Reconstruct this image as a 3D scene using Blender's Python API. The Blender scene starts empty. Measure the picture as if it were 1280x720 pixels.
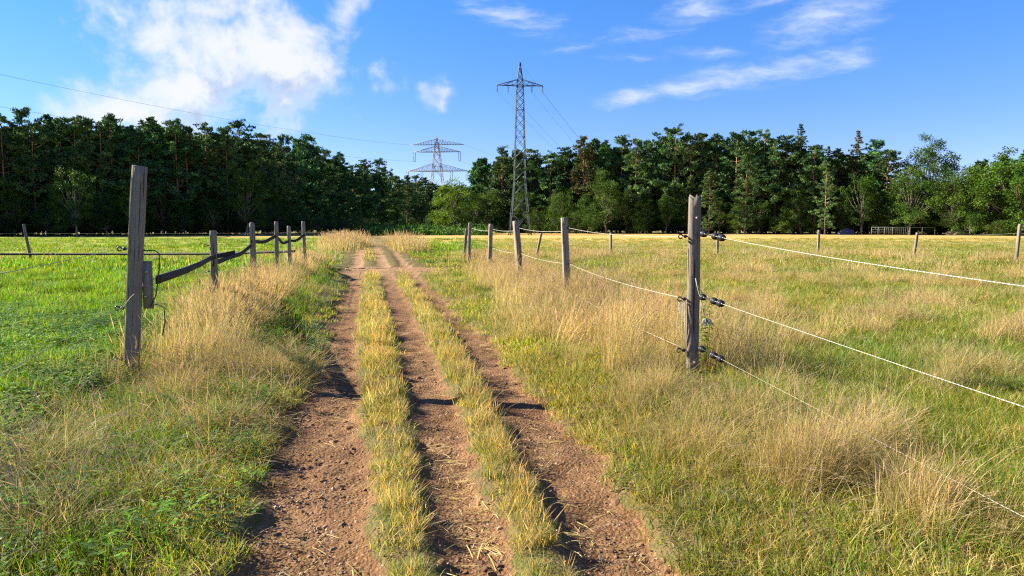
import bpy, bmesh, math, random
import numpy as np
from mathutils import Vector, Matrix

C = bpy.context.scene
COL = C.collection
PI = math.pi
R = math.radians
rng = np.random.default_rng(7)
random.seed(7)

# ------------------------------------------------------------------ camera, world, sun, exposure
F_PX, HORIZON, CAM_H = 900.0, 283.0, 1.6
PITCH = math.atan((360 - HORIZON) / F_PX)
cam = bpy.data.cameras.new("camera")
cam_o = bpy.data.objects.new("camera", cam)
COL.objects.link(cam_o)
cam_o.location = (0, 0, CAM_H)
cam_o.rotation_euler = (PI / 2 - PITCH, 0, 0)
cam.sensor_width = 36
cam.lens = 36 * F_PX / 1280
cam.clip_start = 0.05
cam.clip_end = 6000
C.camera = cam_o

SUN_AZ, SUN_EL = R(-77), R(27)
sun = bpy.data.lights.new("sun", 'SUN')
sun.energy = 5.0
sun.angle = R(0.5)
sun.color = (1.0, 0.91, 0.72)
sun_o = bpy.data.objects.new("sun", sun)
COL.objects.link(sun_o)
sdir = Vector((math.sin(SUN_AZ) * math.cos(SUN_EL), math.cos(SUN_AZ) * math.cos(SUN_EL), math.sin(SUN_EL)))
sun_o.rotation_euler = sdir.to_track_quat('Z', 'Y').to_euler()

C.view_settings.view_transform = 'Standard'
C.view_settings.look = 'None'
C.view_settings.exposure = 2.0
C.view_settings.gamma = 1
C.render.engine = 'CYCLES'
C.cycles.pixel_filter_type = 'BLACKMAN_HARRIS'
C.cycles.filter_width = 1.2
C.cycles.use_denoising = False
C.cycles.max_bounces = 6
C.cycles.diffuse_bounces = 3
C.cycles.transmission_bounces = 4
C.cycles.transparent_max_bounces = 6


def px_dir(u, v):
    """direction of a photograph pixel"""
    cx, cy = (u - 640) / F_PX, (360 - v) / F_PX
    return (cx, math.cos(PITCH) + cy * math.sin(PITCH), -math.sin(PITCH) + cy * math.cos(PITCH))


def az_el(u, v):
    d = Vector(px_dir(u, v)).normalized()
    return math.atan2(d.x, d.y), math.asin(d.z)


class NT:
    """small node-tree helper"""
    def __init__(s, nt):
        s.nt = nt

    def new(s, t, **kw):
        n = s.nt.nodes.new(t)
        for k, v in kw.items():
            setattr(n, k, v)
        return n

    def put(s, sock, v):
        if hasattr(v, 'is_linked'):
            s.nt.links.new(v, sock)
        elif isinstance(v, (tuple, list)) and len(v) == 3 and sock.type == 'RGBA':
            sock.default_value = (*v, 1)
        else:
            sock.default_value = v

    def m(s, op, a, b=0.0, c=0.0, clamp=False):
        n = s.new('ShaderNodeMath', operation=op, use_clamp=clamp)
        for i, v in enumerate((a, b, c)):
            s.put(n.inputs[i], v)
        return n.outputs[0]

    def vm(s, op, a, b=(0, 0, 0), scale=None):
        n = s.new('ShaderNodeVectorMath', operation=op)
        s.put(n.inputs[0], a)
        s.put(n.inputs[1], b)
        if scale is not None:
            s.put(n.inputs['Scale'], scale)
        return n.outputs[0]

    def mix(s, f, a, b, blend='MIX'):
        n = s.new('ShaderNodeMix', data_type='RGBA', blend_type=blend, clamp_factor=True)
        s.put(n.inputs[0], f)
        s.put(n.inputs[6], a)
        s.put(n.inputs[7], b)
        return n.outputs[2]

    def noise(s, vec, scale, detail=4, rough=0.55, dist=0.0, col=False):
        n = s.new('ShaderNodeTexNoise')
        if vec is not None:
            s.put(n.inputs['Vector'], vec)
        n.inputs['Scale'].default_value = scale
        n.inputs['Detail'].default_value = detail
        n.inputs['Roughness'].default_value = rough
        n.inputs['Distortion'].default_value = dist
        return n.outputs['Color' if col else 'Fac']

    def smooth(s, v, a, b, lo=0.0, hi=1.0):
        n = s.new('ShaderNodeMapRange', interpolation_type='SMOOTHSTEP')
        s.put(n.inputs[0], v)
        for i, q in enumerate((a, b, lo, hi)):
            n.inputs[i + 1].default_value = q
        return n.outputs[0]

    def xyz(s, x, y, z):
        n = s.new('ShaderNodeCombineXYZ')
        for i, q in enumerate((x, y, z)):
            s.put(n.inputs[i], q)
        return n.outputs[0]

    def sep(s, v):
        n = s.new('ShaderNodeSeparateXYZ')
        s.put(n.inputs[0], v)
        return n.outputs


world = bpy.data.worlds.new("World")
C.world = world
world.use_nodes = True


def build_world():
    nt = world.node_tree
    nt.nodes.clear()
    g = NT(nt)
    sky = g.new('ShaderNodeTexSky', sky_type='NISHITA', sun_disc=False)
    sky.sun_elevation, sky.sun_rotation = SUN_EL, SUN_AZ
    sky.air_density, sky.dust_density, sky.ozone_density = 1.0, 0.0, 3.0
    sky.altitude = 100
    d = g.new('ShaderNodeTexCoord').outputs['Generated']
    x, y, z = g.sep(d)
    az = g.m('ARCTAN2', x, y)
    el = g.m('ARCSINE', z)
    # air tint: the photograph's camera renders the clear sky a stronger azure
    hs = g.new('ShaderNodeHueSaturation')
    hs.inputs['Hue'].default_value = 0.512
    hs.inputs['Saturation'].default_value = 1.18
    hs.inputs['Value'].default_value = 1.0
    g.put(hs.inputs['Color'], sky.outputs[0])
    base = g.mix(1.0, hs.outputs[0], g.mix(g.smooth(el, 0.0, 0.42), (0.66, 0.68, 1.03), (0.53, 0.95, 1.17)), 'MULTIPLY')
    wob = g.vm('SCALE', g.vm('SUBTRACT', g.noise(d, 7, 4, 0.6, 0, True), (0.5, 0.5, 0.5)), scale=0.11)
    p = g.vm('ADD', g.xyz(az, el, 0.0), wob)

    def blobs(vec, lst):
        px, py, _ = g.sep(vec)
        tot = None
        for (u, v, ru, rv, rot, st) in lst:
            a0, e0 = az_el(u, v)
            ca, sa = math.cos(R(rot)), math.sin(R(rot))
            dx, dy = g.m('SUBTRACT', px, a0), g.m('SUBTRACT', py, e0)
            X = g.m('ADD', g.m('MULTIPLY', dx, ca / (ru / 900)), g.m('MULTIPLY', dy, sa / (ru / 900)))
            Y = g.m('ADD', g.m('MULTIPLY', dx, -sa / (rv / 900)), g.m('MULTIPLY', dy, ca / (rv / 900)))
            r = g.m('SQRT', g.m('ADD', g.m('MULTIPLY', X, X), g.m('MULTIPLY', Y, Y)))
            f = g.m('MULTIPLY', g.m('SUBTRACT', 1.0, r, clamp=True), st)
            tot = f if tot is None else g.m('MAXIMUM', tot, f)
        return tot

    cum = [(285, 58, 160, 95, -8, 1.25), (225, 98, 95, 62, 0, 1.15), (340, 92, 70, 60, 10, 1.1), (165, 140, 125, 55, -6, .85),
           (142, 52, 55, 48, 0, .72), (268, 5, 130, 40, 0, 1.1), (435, 20, 80, 40, 25, .65), (150, 12, 22, 18, 0, .6),
           (482, 90, 30, 24, 0, .42), (541, 114, 28, 32, 60, .45), (452, 140, 18, 14, 0, .3), (395, 38, 60, 30, 20, .55), (100, 110, 60, 30, 0, .35)]
    cir = [(930, 96, 190, 24, 9, 1.0), (1050, 80, 75, 18, 4, .6), (790, 125, 75, 14, 5, .9), (860, 112, 80, 17, 8, .85),
           (1035, 22, 105, 38, 12, .8), (868, 14, 70, 26, 5, .8), (800, 48, 110, 16, 6, .6), (640, 22, 105, 26, -12, .85),
           (790, 76, 70, 9, 0, .45), (720, 62, 100, 12, 8, .4), (950, 8, 120, 20, 5, .5), (1070, 50, 60, 10, 10, .4), (890, 68, 80, 14, -3, .45)]
    # clouds elsewhere on the dome, of the same two kinds
    side = g.smooth(g.m('ABSOLUTE', az), 0.85, 1.2)
    far_c = g.m('MULTIPLY', g.smooth(g.noise(d, 1.7, 2, 0.5), 0.56, 0.72), g.m('MULTIPLY', side, 1.2))
    far_c = g.m('MULTIPLY', far_c, g.smooth(el, 0.02, 0.15))
    fc = g.m('MAXIMUM', blobs(p, cum), far_c)
    n1 = g.noise(d, 13, 10, 0.6, 0.25)
    dens = g.smooth(g.m('ADD', fc, g.m('MULTIPLY', g.m('SUBTRACT', n1, 0.5), 3.0)), 0.05, 1.1)
    dens = g.m('MULTIPLY', dens, g.smooth(fc, 0.0, 0.22))
    # sun side of the billows against their far side
    off = g.vm('ADD', d, (-0.022, 0.0, 0.022))
    n2 = g.noise(off, 13, 5, 0.6, 0.25)
    fo = blobs(g.vm('ADD', p, (-0.02, 0.05, 0)), cum[:6])
    sh = g.m('ADD', g.m('MULTIPLY', g.m('SUBTRACT', n2, n1), 3.4), g.m('MULTIPLY', g.m('SUBTRACT', fo, fc), 1.7))
    sh = g.m('MULTIPLY', g.smooth(sh, -0.2, 0.7), g.smooth(dens, .3, .95))
    ccol = g.mix(sh, (4.9, 4.95, 5.1), (2.6, 3.05, 3.45))
    sky1 = g.mix(g.m('MULTIPLY', dens, 0.93), base, ccol)
    # streaky high cloud
    st = g.new('ShaderNodeMapping')
    st.inputs['Rotation'].default_value = (0, 0, R(-9))
    st.inputs['Scale'].default_value = (6, 22, 1)
    p2 = g.vm('ADD', g.xyz(az, el, 0.0), g.vm('SCALE', wob, scale=0.35))
    g.put(st.inputs['Vector'], p2)
    n3 = g.noise(st.outputs[0], 1.7, 8, 0.66, 0.15)
    fi = blobs(p2, cir)
    den2 = g.smooth(g.m('ADD', fi, g.m('MULTIPLY', g.m('SUBTRACT', n3, 0.5), 2.4)), 0.05, 1.5)
    den2 = g.m('MULTIPLY', g.m('MULTIPLY', den2, g.smooth(fi, 0.0, 0.45)), 0.95)
    sky2 = g.mix(den2, sky1, (4.4, 4.75, 5.2))
    bg = g.new('ShaderNodeBackground')
    bg.inputs['Strength'].default_value = 0.05
    g.put(bg.inputs['Color'], sky2)
    out = g.new('ShaderNodeOutputWorld')
    nt.links.new(bg.outputs[0], out.inputs[0])


build_world()

# ------------------------------------------------------------------ helpers


def mat(name):
    m = bpy.data.materials.new(name)
    m.use_nodes = True
    nt = m.node_tree
    nt.nodes.clear()
    g = NT(nt)
    out = g.new('ShaderNodeOutputMaterial')
    return m, g, out


def principled(g, out, col, rough=0.8, bump=None, bstr=0.3, bdist=0.02, metal=0.0, spec=0.3):
    b = g.new('ShaderNodeBsdfPrincipled')
    g.put(b.inputs['Base Color'], col)
    g.put(b.inputs['Roughness'], rough)
    b.inputs['Metallic'].default_value = metal
    b.inputs['Specular IOR Level'].default_value = spec
    if bump is not None:
        n = g.new('ShaderNodeBump')
        n.inputs['Strength'].default_value = bstr
        n.inputs['Distance'].default_value = bdist
        g.put(n.inputs['Height'], bump)
        g.nt.links.new(n.outputs[0], b.inputs['Normal'])
    g.nt.links.new(b.outputs[0], out.inputs[0])
    return b


def attr(g, name, kind='GEOMETRY', out='Color'):
    n = g.new('ShaderNodeAttribute', attribute_name=name, attribute_type=kind)
    return n.outputs[out]


def leaf_mat(name, trans=0.35, rough=0.6, tcol=(1.25, 1.15, 0.5), spec=0.25, obj_var=0.0):
    """thin leaf or blade: colour from the blade's own pigment, times a per-tuft tint"""
    m, g, out = mat(name)
    col = attr(g, 'col')
    if obj_var:
        r = g.new('ShaderNodeObjectInfo').outputs['Random']
        hs = g.new('ShaderNodeHueSaturation')
        g.put(hs.inputs['Hue'], g.m('ADD', 0.5 - obj_var * 0.035, g.m('MULTIPLY', r, obj_var * 0.07)))
        g.put(hs.inputs['Value'], g.m('ADD', 1 - 0.3 * obj_var, g.m('MULTIPLY', g.m('FRACT', g.m('MULTIPLY', r, 37.7)), 0.6 * obj_var)))
        g.put(hs.inputs['Color'], col)
        col = hs.outputs[0]
    else:
        t = attr(g, 'tint', 'INSTANCER', 'Vector')
        col = g.mix(1.0, col, t, 'MULTIPLY')
    b = g.new('ShaderNodeBsdfPrincipled')
    g.put(b.inputs['Base Color'], col)
    b.inputs['Roughness'].default_value = rough
    b.inputs['Specular IOR Level'].default_value = spec
    t = g.new('ShaderNodeBsdfTranslucent')
    g.put(t.inputs['Color'], g.mix(1.0, col, tcol, 'MULTIPLY'))
    mx = g.new('ShaderNodeMixShader')
    mx.inputs[0].default_value = trans
    g.nt.links.new(b.outputs[0], mx.inputs[1])
    g.nt.links.new(t.outputs[0], mx.inputs[2])
    g.nt.links.new(mx.outputs[0], out.inputs[0])
    return m


def tag(o, label=None, cat=None, group=None, kind=None):
    for k, v in (('label', label), ('category', cat), ('group', group), ('kind', kind)):
        if v:
            o[k] = v
    return o


def np_mesh(name, V, faces, mat_=None, attrs=None, smooth=False):
    """faces: list of (k, array Nxk)"""
    me = bpy.data.meshes.new(name)
    V = np.asarray(V, dtype=np.float32)
    me.vertices.add(len(V))
    me.vertices.foreach_set('co', V.ravel())
    loops, starts, n = [], [], 0
    for f in faces:
        f = np.asarray(f, dtype=np.int32)
        if not len(f):
            continue
        k = f.shape[1]
        loops.append(f.ravel())
        starts.append(n + np.arange(len(f)) * k)
        n += f.size
    if loops:
        L = np.concatenate(loops)
        S = np.concatenate(starts).astype(np.int32)
        me.loops.add(len(L))
        me.loops.foreach_set('vertex_index', L)
        me.polygons.add(len(S))
        me.polygons.foreach_set('loop_start', S)
        if smooth:
            me.polygons.foreach_set('use_smooth', np.ones(len(S), dtype=bool))
    for an, (ty, dat) in (attrs or {}).items():
        a = me.attributes.new(an, ty, 'POINT')
        dat = np.asarray(dat)
        if ty == 'FLOAT_COLOR':
            if dat.shape[1] == 3:
                dat = np.concatenate([dat, np.ones((len(dat), 1))], 1)
            a.data.foreach_set('color', dat.astype(np.float32).ravel())
        elif ty == 'FLOAT_VECTOR':
            a.data.foreach_set('vector', dat.astype(np.float32).ravel())
        elif ty == 'INT':
            a.data.foreach_set('value', dat.astype(np.int32))
        else:
            a.data.foreach_set('value', dat.astype(np.float32))
    me.update(calc_edges=True)
    if mat_:
        me.materials.append(mat_)
    return me


def link(name, me, parent=None, loc=None):
    o = bpy.data.objects.new(name, me)
    COL.objects.link(o)
    if parent:
        o.parent = parent
    if loc is not None:
        o.location = loc
    return o


def bm_obj(name, bm, m, parent=None, smooth=False):
    me = bpy.data.meshes.new(name)
    bm.to_mesh(me)
    bm.free()
    me.materials.append(m)
    if smooth:
        for p in me.polygons:
            p.use_smooth = True
    return link(name, me, parent)


def empty(name, loc, rz=0.0):
    o = bpy.data.objects.new(name, None)
    o.empty_display_size = 0.2
    COL.objects.link(o)
    o.location = loc
    o.rotation_euler = (0, 0, rz)
    return o


def frame_of(d):
    d = d / np.linalg.norm(d)
    a = np.array([0, 0, 1.0]) if abs(d[2]) < 0.9 else np.array([1.0, 0, 0])
    u = np.cross(d, a)
    u /= np.linalg.norm(u)
    return u, np.cross(d, u)


class MB:
    """collects tubes and bars into one mesh"""
    def __init__(s):
        s.V, s.Q, s.T, s.t, s.n = [], [], [], [], 0

    def tube(s, pts, rad, k=6, cap=True, flat=None):
        pts = np.asarray(pts, float)
        n = len(pts)
        rad = np.broadcast_to(np.asarray(rad, float), (n,))
        tan = np.gradient(pts, axis=0)
        ang = np.arange(k) * 2 * PI / k
        acc = 0.0
        b0 = s.n
        u0 = None
        for i in range(n):
            u, w = frame_of(tan[i])
            if u0 is not None and np.dot(u, u0) < 0:
                u, w = -u, -w
            u0 = u
            if i:
                acc += np.linalg.norm(pts[i] - pts[i - 1])
            fu, fw = flat if flat else (1, 1)
            ring = pts[i] + rad[i] * (fu * np.cos(ang)[:, None] * u + fw * np.sin(ang)[:, None] * w)
            s.V.append(ring)
            s.t.append(np.full(k, acc))
        for i in range(n - 1):
            for j in range(k):
                a, b = b0 + i * k + j, b0 + i * k + (j + 1) % k
                s.Q.append((a, b, b + k, a + k))
        s.n += n * k
        if cap:
            for r, flip in ((0, True), (n - 1, False)):
                o = b0 + r * k
                for j in range(1, k - 1):
                    tri = (o, o + j, o + j + 1)
                    s.T.append(tri[::-1] if flip else tri)
        return s

    def bar(s, a, b, r, k=4):
        return s.tube([a, b], r, k)

    def box(s, c, size, M=None):
        c = np.asarray(c, float)
        h = np.asarray(size, float) / 2
        v = np.array([(x, y, z) for z in (-1, 1) for y in (-1, 1) for x in (-1, 1)], float) * h
        if M is not None:
            v = v @ np.array(M).T
        s.V.append(v + c)
        s.t.append(np.zeros(8))
        o = s.n
        for q in ((0, 2, 3, 1), (4, 5, 7, 6), (0, 1, 5, 4), (2, 6, 7, 3), (0, 4, 6, 2), (1, 3, 7, 5)):
            s.Q.append(tuple(o + i for i in q))
        s.n += 8
        return s

    def build(s, name, m, parent=None, smooth=False):
        V = np.concatenate(s.V)
        me = np_mesh(name, V, [s.Q, s.T], m, {'along': ('FLOAT', np.concatenate(s.t))}, smooth)
        return link(name, me, parent)


# value noise for terrain and masks
_lat = rng.random((4, 256, 256))


def vnoise(x, y, scale, k=0):
    x = np.asarray(x, float) / scale + 37.3 * k
    y = np.asarray(y, float) / scale + 11.9 * k
    xi, yi = np.floor(x).astype(int), np.floor(y).astype(int)
    fx, fy = x - xi, y - yi
    fx, fy = fx * fx * (3 - 2 * fx), fy * fy * (3 - 2 * fy)
    L = _lat[k % 4]
    a, b = L[xi % 256, yi % 256], L[(xi + 1) % 256, yi % 256]
    c, d = L[xi % 256, (yi + 1) % 256], L[(xi + 1) % 256, (yi + 1) % 256]
    return (a * (1 - fx) + b * fx) * (1 - fy) + (c * (1 - fx) + d * fx) * fy


def fbm(x, y, scale, octv=4, k=0):
    t, amp, tot = 0, 1, 0
    for i in range(octv):
        t = t + amp * vnoise(x, y, scale / 2 ** i, k + i)
        tot += amp
        amp *= 0.5
    return t / tot


def sstep(v, a, b):
    t = np.clip((v - a) / (b - a), 0, 1)
    return t * t * (3 - 2 * t)


# ------------------------------------------------------------------ layout of the place
YE = [2, 3.3, 6.6, 10.5, 21.5, 60]
EDGE = [[-1.26, -1.24, -1.14, -1.12, -1.18, -1.2], [-.40, -.43, -.55, -.60, -.62, -.62], [-.16, -.16, -.10, -.10, -.12, -.12],
        [.19, .21, .32, .40, .42, .42], [.46, .50, .68, .82, .85, .85], [1.08, 1.08, 1.2, 1.27, 1.3, 1.3]]


def track_s(x, y):
    return x - (0.47 - 0.2 * y)


def edges(y):
    return [np.interp(y, YE, e) for e in EDGE]


LEFT_POSTS = [(-4.0, 7.6), (-6.0, 14.5), (-7.2, 20.0), (-7.5, 22.8), (-8.4, 27.0), (-8.15, 28.3)]
RIGHT_POSTS = [(1.93, 7.6), (1.07, 14.0), (0.22, 20.0), (-0.84, 27.0), (-1.9, 32.0), (-2.3, 34.0)]


def fence_l(y):
    return np.interp(y, [-2, 7.6, 14.5, 20, 23, 28, 36, 120], [-1.4, -4.0, -6.0, -7.2, -7.6, -8.3, -10.4, -28])


def fence_r(y):
    return np.interp(y, [-2, 3.3, 7.6, 14, 20, 27, 34, 120], [2.8, 2.4, 1.93, 1.07, .22, -.84, -2.3, -18])


def masks(x, y):
    """0-1 masks of what covers the ground"""
    s = track_s(x, y)
    e = edges(y)
    wob = (fbm(x, y, 0.5, 4, 1) - 0.5) * 0.55
    wob2 = (fbm(x, y, 0.35, 4, 2) - 0.5) * 0.24
    w = 0.10
    ruts = np.maximum.reduce([sstep(s + wob, e[0] - w, e[0] + w) * (1 - sstep(s + wob2, e[1] - w, e[1] + w)),
                              sstep(s + wob2, e[2] - w, e[2] + w) * (1 - sstep(s + wob2, e[3] - w, e[3] + w)),
                              sstep(s + wob2, e[4] - w, e[4] + w) * (1 - sstep(s + wob, e[5] - w, e[5] + w))])
    cross = (sstep(y, 23.6, 24.6) - sstep(y, 27.6, 29.0)) * (sstep(s, -1.9, -1.0) - sstep(s, 1.6, 2.8)) * (0.6 + 0.4 * (fbm(x, y, 1.2, 3, 3) > 0.42))
    dirt = np.maximum(ruts * (1 - sstep(y, 88, 100)), cross)
    return s, e, dirt


def height(x, y):
    s, e, dirt = masks(x, y)
    near = 1 - sstep(np.hypot(x, y), 30, 70)
    z = 0.10 * (fbm(x, y, 9, 3, 0) - 0.5) * near * sstep(np.abs(s), 1.2, 3.5)
    z = z + 0.030 * (fbm(x, y, 0.7, 4, 1) - 0.5) * near
    z = z - 0.072 * dirt * near + dirt * near * 0.06 * (fbm(x, y, 0.17, 3, 2) - 0.5)
    berm = sstep(-s, 1.05, 1.9) * (1 - sstep(-s, 3.0, 5.0))
    z = z + (0.13 * berm * sstep(y, 9, 14) + 0.05 * (sstep(s, 1.2, 2.0) - sstep(s, 3.0, 4.5))) * (1 - sstep(y, 20, 30))
    hump = np.exp(-((y - 44) / 14) ** 2) * np.exp(-(s / 2.2) ** 2)
    return z + 0.22 * hump


def h1(x, y):
    return float(height(np.array([float(x)]), np.array([float(y)]))[0])


# ------------------------------------------------------------------ ground, track, stubble
m_ground, g, out = mat('soil_and_turf')
pos = g.new('ShaderNodeNewGeometry').outputs['Position']
n_s = g.noise(pos, 0.9, 6, 0.65)
n_m = g.noise(pos, 9, 5, 0.65)
n_f = g.noise(pos, 70, 4, 0.7)
vor = g.new('ShaderNodeTexVoronoi', feature='F1')
g.put(vor.inputs['Vector'], pos)
vor.inputs['Scale'].default_value = 48
dirtc = g.mix(g.smooth(n_s, 0.35, 0.65), (0.135, 0.070, 0.032), (0.215, 0.118, 0.057))
dirtc = g.mix(g.smooth(n_m, 0.42, 0.72), dirtc, (0.115, 0.06, 0.032))
dirtc = g.mix(g.m('MULTIPLY', g.smooth(n_f, 0.56, 0.70), 0.65), dirtc, (0.33, 0.21, 0.12))
dirtc = g.mix(g.m('MULTIPLY', g.smooth(vor.outputs['Color'], 0.72, 0.9), 0.45), dirtc, (0.29, 0.19, 0.115))
turf = g.mix(g.smooth(n_m, 0.35, 0.65), (0.09, 0.085, 0.025), (0.15, 0.10, 0.05))
green = g.mix(g.smooth(n_m, 0.35, 0.65), (0.06, 0.115, 0.012), (0.10, 0.155, 0.02))
st = g.new('ShaderNodeMapping')
st.inputs['Scale'].default_value = (0.05, 0.35, 1)
g.put(st.inputs['Vector'], pos)
n_b = g.noise(st.outputs[0], 1.0, 5, 0.6)
stub = g.mix(g.smooth(n_b, 0.38, 0.62), (0.50, 0.315, 0.10), (0.40, 0.27, 0.085))
n_b2 = g.noise(st.outputs[0], 2.3, 5, 0.65)
fgr = g.mix(g.smooth(n_b2, 0.36, 0.64), (0.17, 0.205, 0.025), (0.29, 0.27, 0.06))
fol = g.mix(g.smooth(n_b2, 0.36, 0.64), (0.20, 0.175, 0.045), (0.27, 0.22, 0.075))
c = g.mix(attr(g, 'green', out='Fac'), turf, green)
c = g.mix(attr(g, 'far_green', out='Fac'), c, fgr)
c = g.mix(attr(g, 'far_olive', out='Fac'), c, fol)
c = g.mix(attr(g, 'stub', out='Fac'), c, stub)
dirtc = g.mix(attr(g, 'sand', out='Fac'), dirtc, (0.36, 0.225, 0.125))
c = g.mix(g.smooth(g.m('ADD', attr(g, 'dirt', out='Fac'), g.m('MULTIPLY', g.m('SUBTRACT', n_m, .5), .9)), .45, .75), c, dirtc)
hgt = g.m('ADD', g.m('MULTIPLY', n_f, 0.5), g.m('ADD', g.m('MULTIPLY', vor.outputs['Distance'], -0.5), g.m('MULTIPLY', n_m, 1.2)))
principled(g, out, c, 0.95, hgt, 0.8, 0.03, spec=0.1)


def build_ground():
    def grow(a, step, rate, end):
        r = [a]
        while abs(r[-1]) < abs(end):
            r.append(r[-1] + step)
            step *= rate
        return r[1:]
    st_ = 0.04
    xs = np.concatenate([grow(-5.0, -st_, 1.09, -1500)[::-1], np.arange(-5.0, 4.01, st_), grow(4.0, st_, 1.09, 1500)])
    ys = np.concatenate([grow(1.6, -st_, 1.12, -400)[::-1], np.arange(1.6, 11.01, st_), grow(11.0, st_, 1.032, 2500)])
    X, Y = np.meshgrid(xs, ys)
    x, y = X.ravel(), Y.ravel()
    s, e, dirt = masks(x, y)
    z = height(x, y)
    dl, dr = fence_l(y) - x, x - fence_r(y)
    gl = sstep(dl, 0.2, 1.0)
    wv = (fbm(x, y, 30, 2, 2) - 0.5)
    green_m = np.maximum(gl, 0.12 * sstep(fbm(x, y, 1.5, 3, 0), 0.5, 0.62))
    past = sstep(y + wv * 8, 34, 46)
    fg_l = past * sstep(-s, 1.5, 4)
    mid_green = past * sstep(s, 1.5, 4) * (1 - sstep(x, -3.5, -1.5))
    far_green = np.maximum(fg_l, mid_green)
    far_olive = past * sstep(x, -3.5, -1.5)
    far_olive = np.maximum(far_olive, fg_l * 0.6 * sstep(y + wv * 60, 85, 125))
    edge_y = 76 + 0.02 * x + wv * 5
    stub_m = sstep(y, edge_y - 1.0, edge_y + 1.0) * sstep(s, 1.0, 3.5) * (1 - sstep(y, 170, 175))
    stub_l = 0.9 * sstep(y, 106, 112) * sstep(-s, 8, 12) * (1 - sstep(y, 125, 130))
    stub_m = np.maximum(stub_m, stub_l * (fbm(x, y, 22, 2, 1) > 0.40))
    at = {'dirt': ('FLOAT', dirt), 'green': ('FLOAT', green_m), 'far_green': ('FLOAT', far_green),
          'far_olive': ('FLOAT', far_olive), 'stub': ('FLOAT', stub_m), 'sand': ('FLOAT', .55 * sstep(y, 17, 30))}
    ny, nx = X.shape
    i = np.arange(ny * nx).reshape(ny, nx)
    Q = np.stack([i[:-1, :-1], i[:-1, 1:], i[1:, 1:], i[1:, :-1]], -1).reshape(-1, 4)
    cx, cy = x[Q].mean(1), y[Q].mean(1)
    cs = track_s(cx, cy)
    ee = edges(cy)
    on_track = (cs > ee[0] - .12) & (cs < ee[5] + .12) & (cy > -20) & (cy < 96)
    on_stub = ~on_track & (stub_m[Q].mean(1) > 0.5)
    V = np.stack([x, y, z], 1)
    for name, sel, lab, cat in (('dirt_track', on_track, 'rutted reddish brown dirt track running from the foreground towards the forest', 'dirt track'),
                                ('stubble_field', on_stub, 'narrow golden stubble field in front of the forest', 'field'),
                                ('ground', ~on_track & ~on_stub, 'grassy pasture ground on both sides of the track', 'ground')):
        q = Q[sel]
        used, inv = np.unique(q, return_inverse=True)
        me = np_mesh(name, V[used], [inv.reshape(-1, 4)], m_ground, {k: (t, d[used]) for k, (t, d) in at.items()}, True)
        tag(link(name, me), lab, cat, kind='structure')


build_ground()

# ------------------------------------------------------------------ grass tufts
m_grass = leaf_mat('grass_blades', 0.5, 0.55)
m_straw = leaf_mat('dry_straw', 0.40, 0.7, (1.1, 1.0, 0.8), 0.15)
m_weed = leaf_mat('weed_leaves', 0.35, 0.5)

GREEN = [(0.085, 0.20, 0.008), (0.13, 0.25, 0.012), (0.18, 0.275, 0.02), (0.055, 0.135, 0.01)]
OLIVE = [(0.18, 0.20, 0.025), (0.25, 0.235, 0.045), (0.14, 0.175, 0.022), (0.34, 0.28, 0.085), (0.42, 0.34, 0.13)]
STRAW = [(0.53, 0.42, 0.165), (0.66, 0.54, 0.25), (0.43, 0.325, 0.12), (0.56, 0.425, 0.215), (0.37, 0.295, 0.10)]
PALE = [(0.21, 0.22, 0.075), (0.29, 0.27, 0.135), (0.10, 0.145, 0.022), (0.37, 0.325, 0.20), (0.13, 0.165, 0.03)]
DARK = [(0.045, 0.10, 0.012), (0.06, 0.125, 0.016), (0.085, 0.145, 0.02)]


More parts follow.
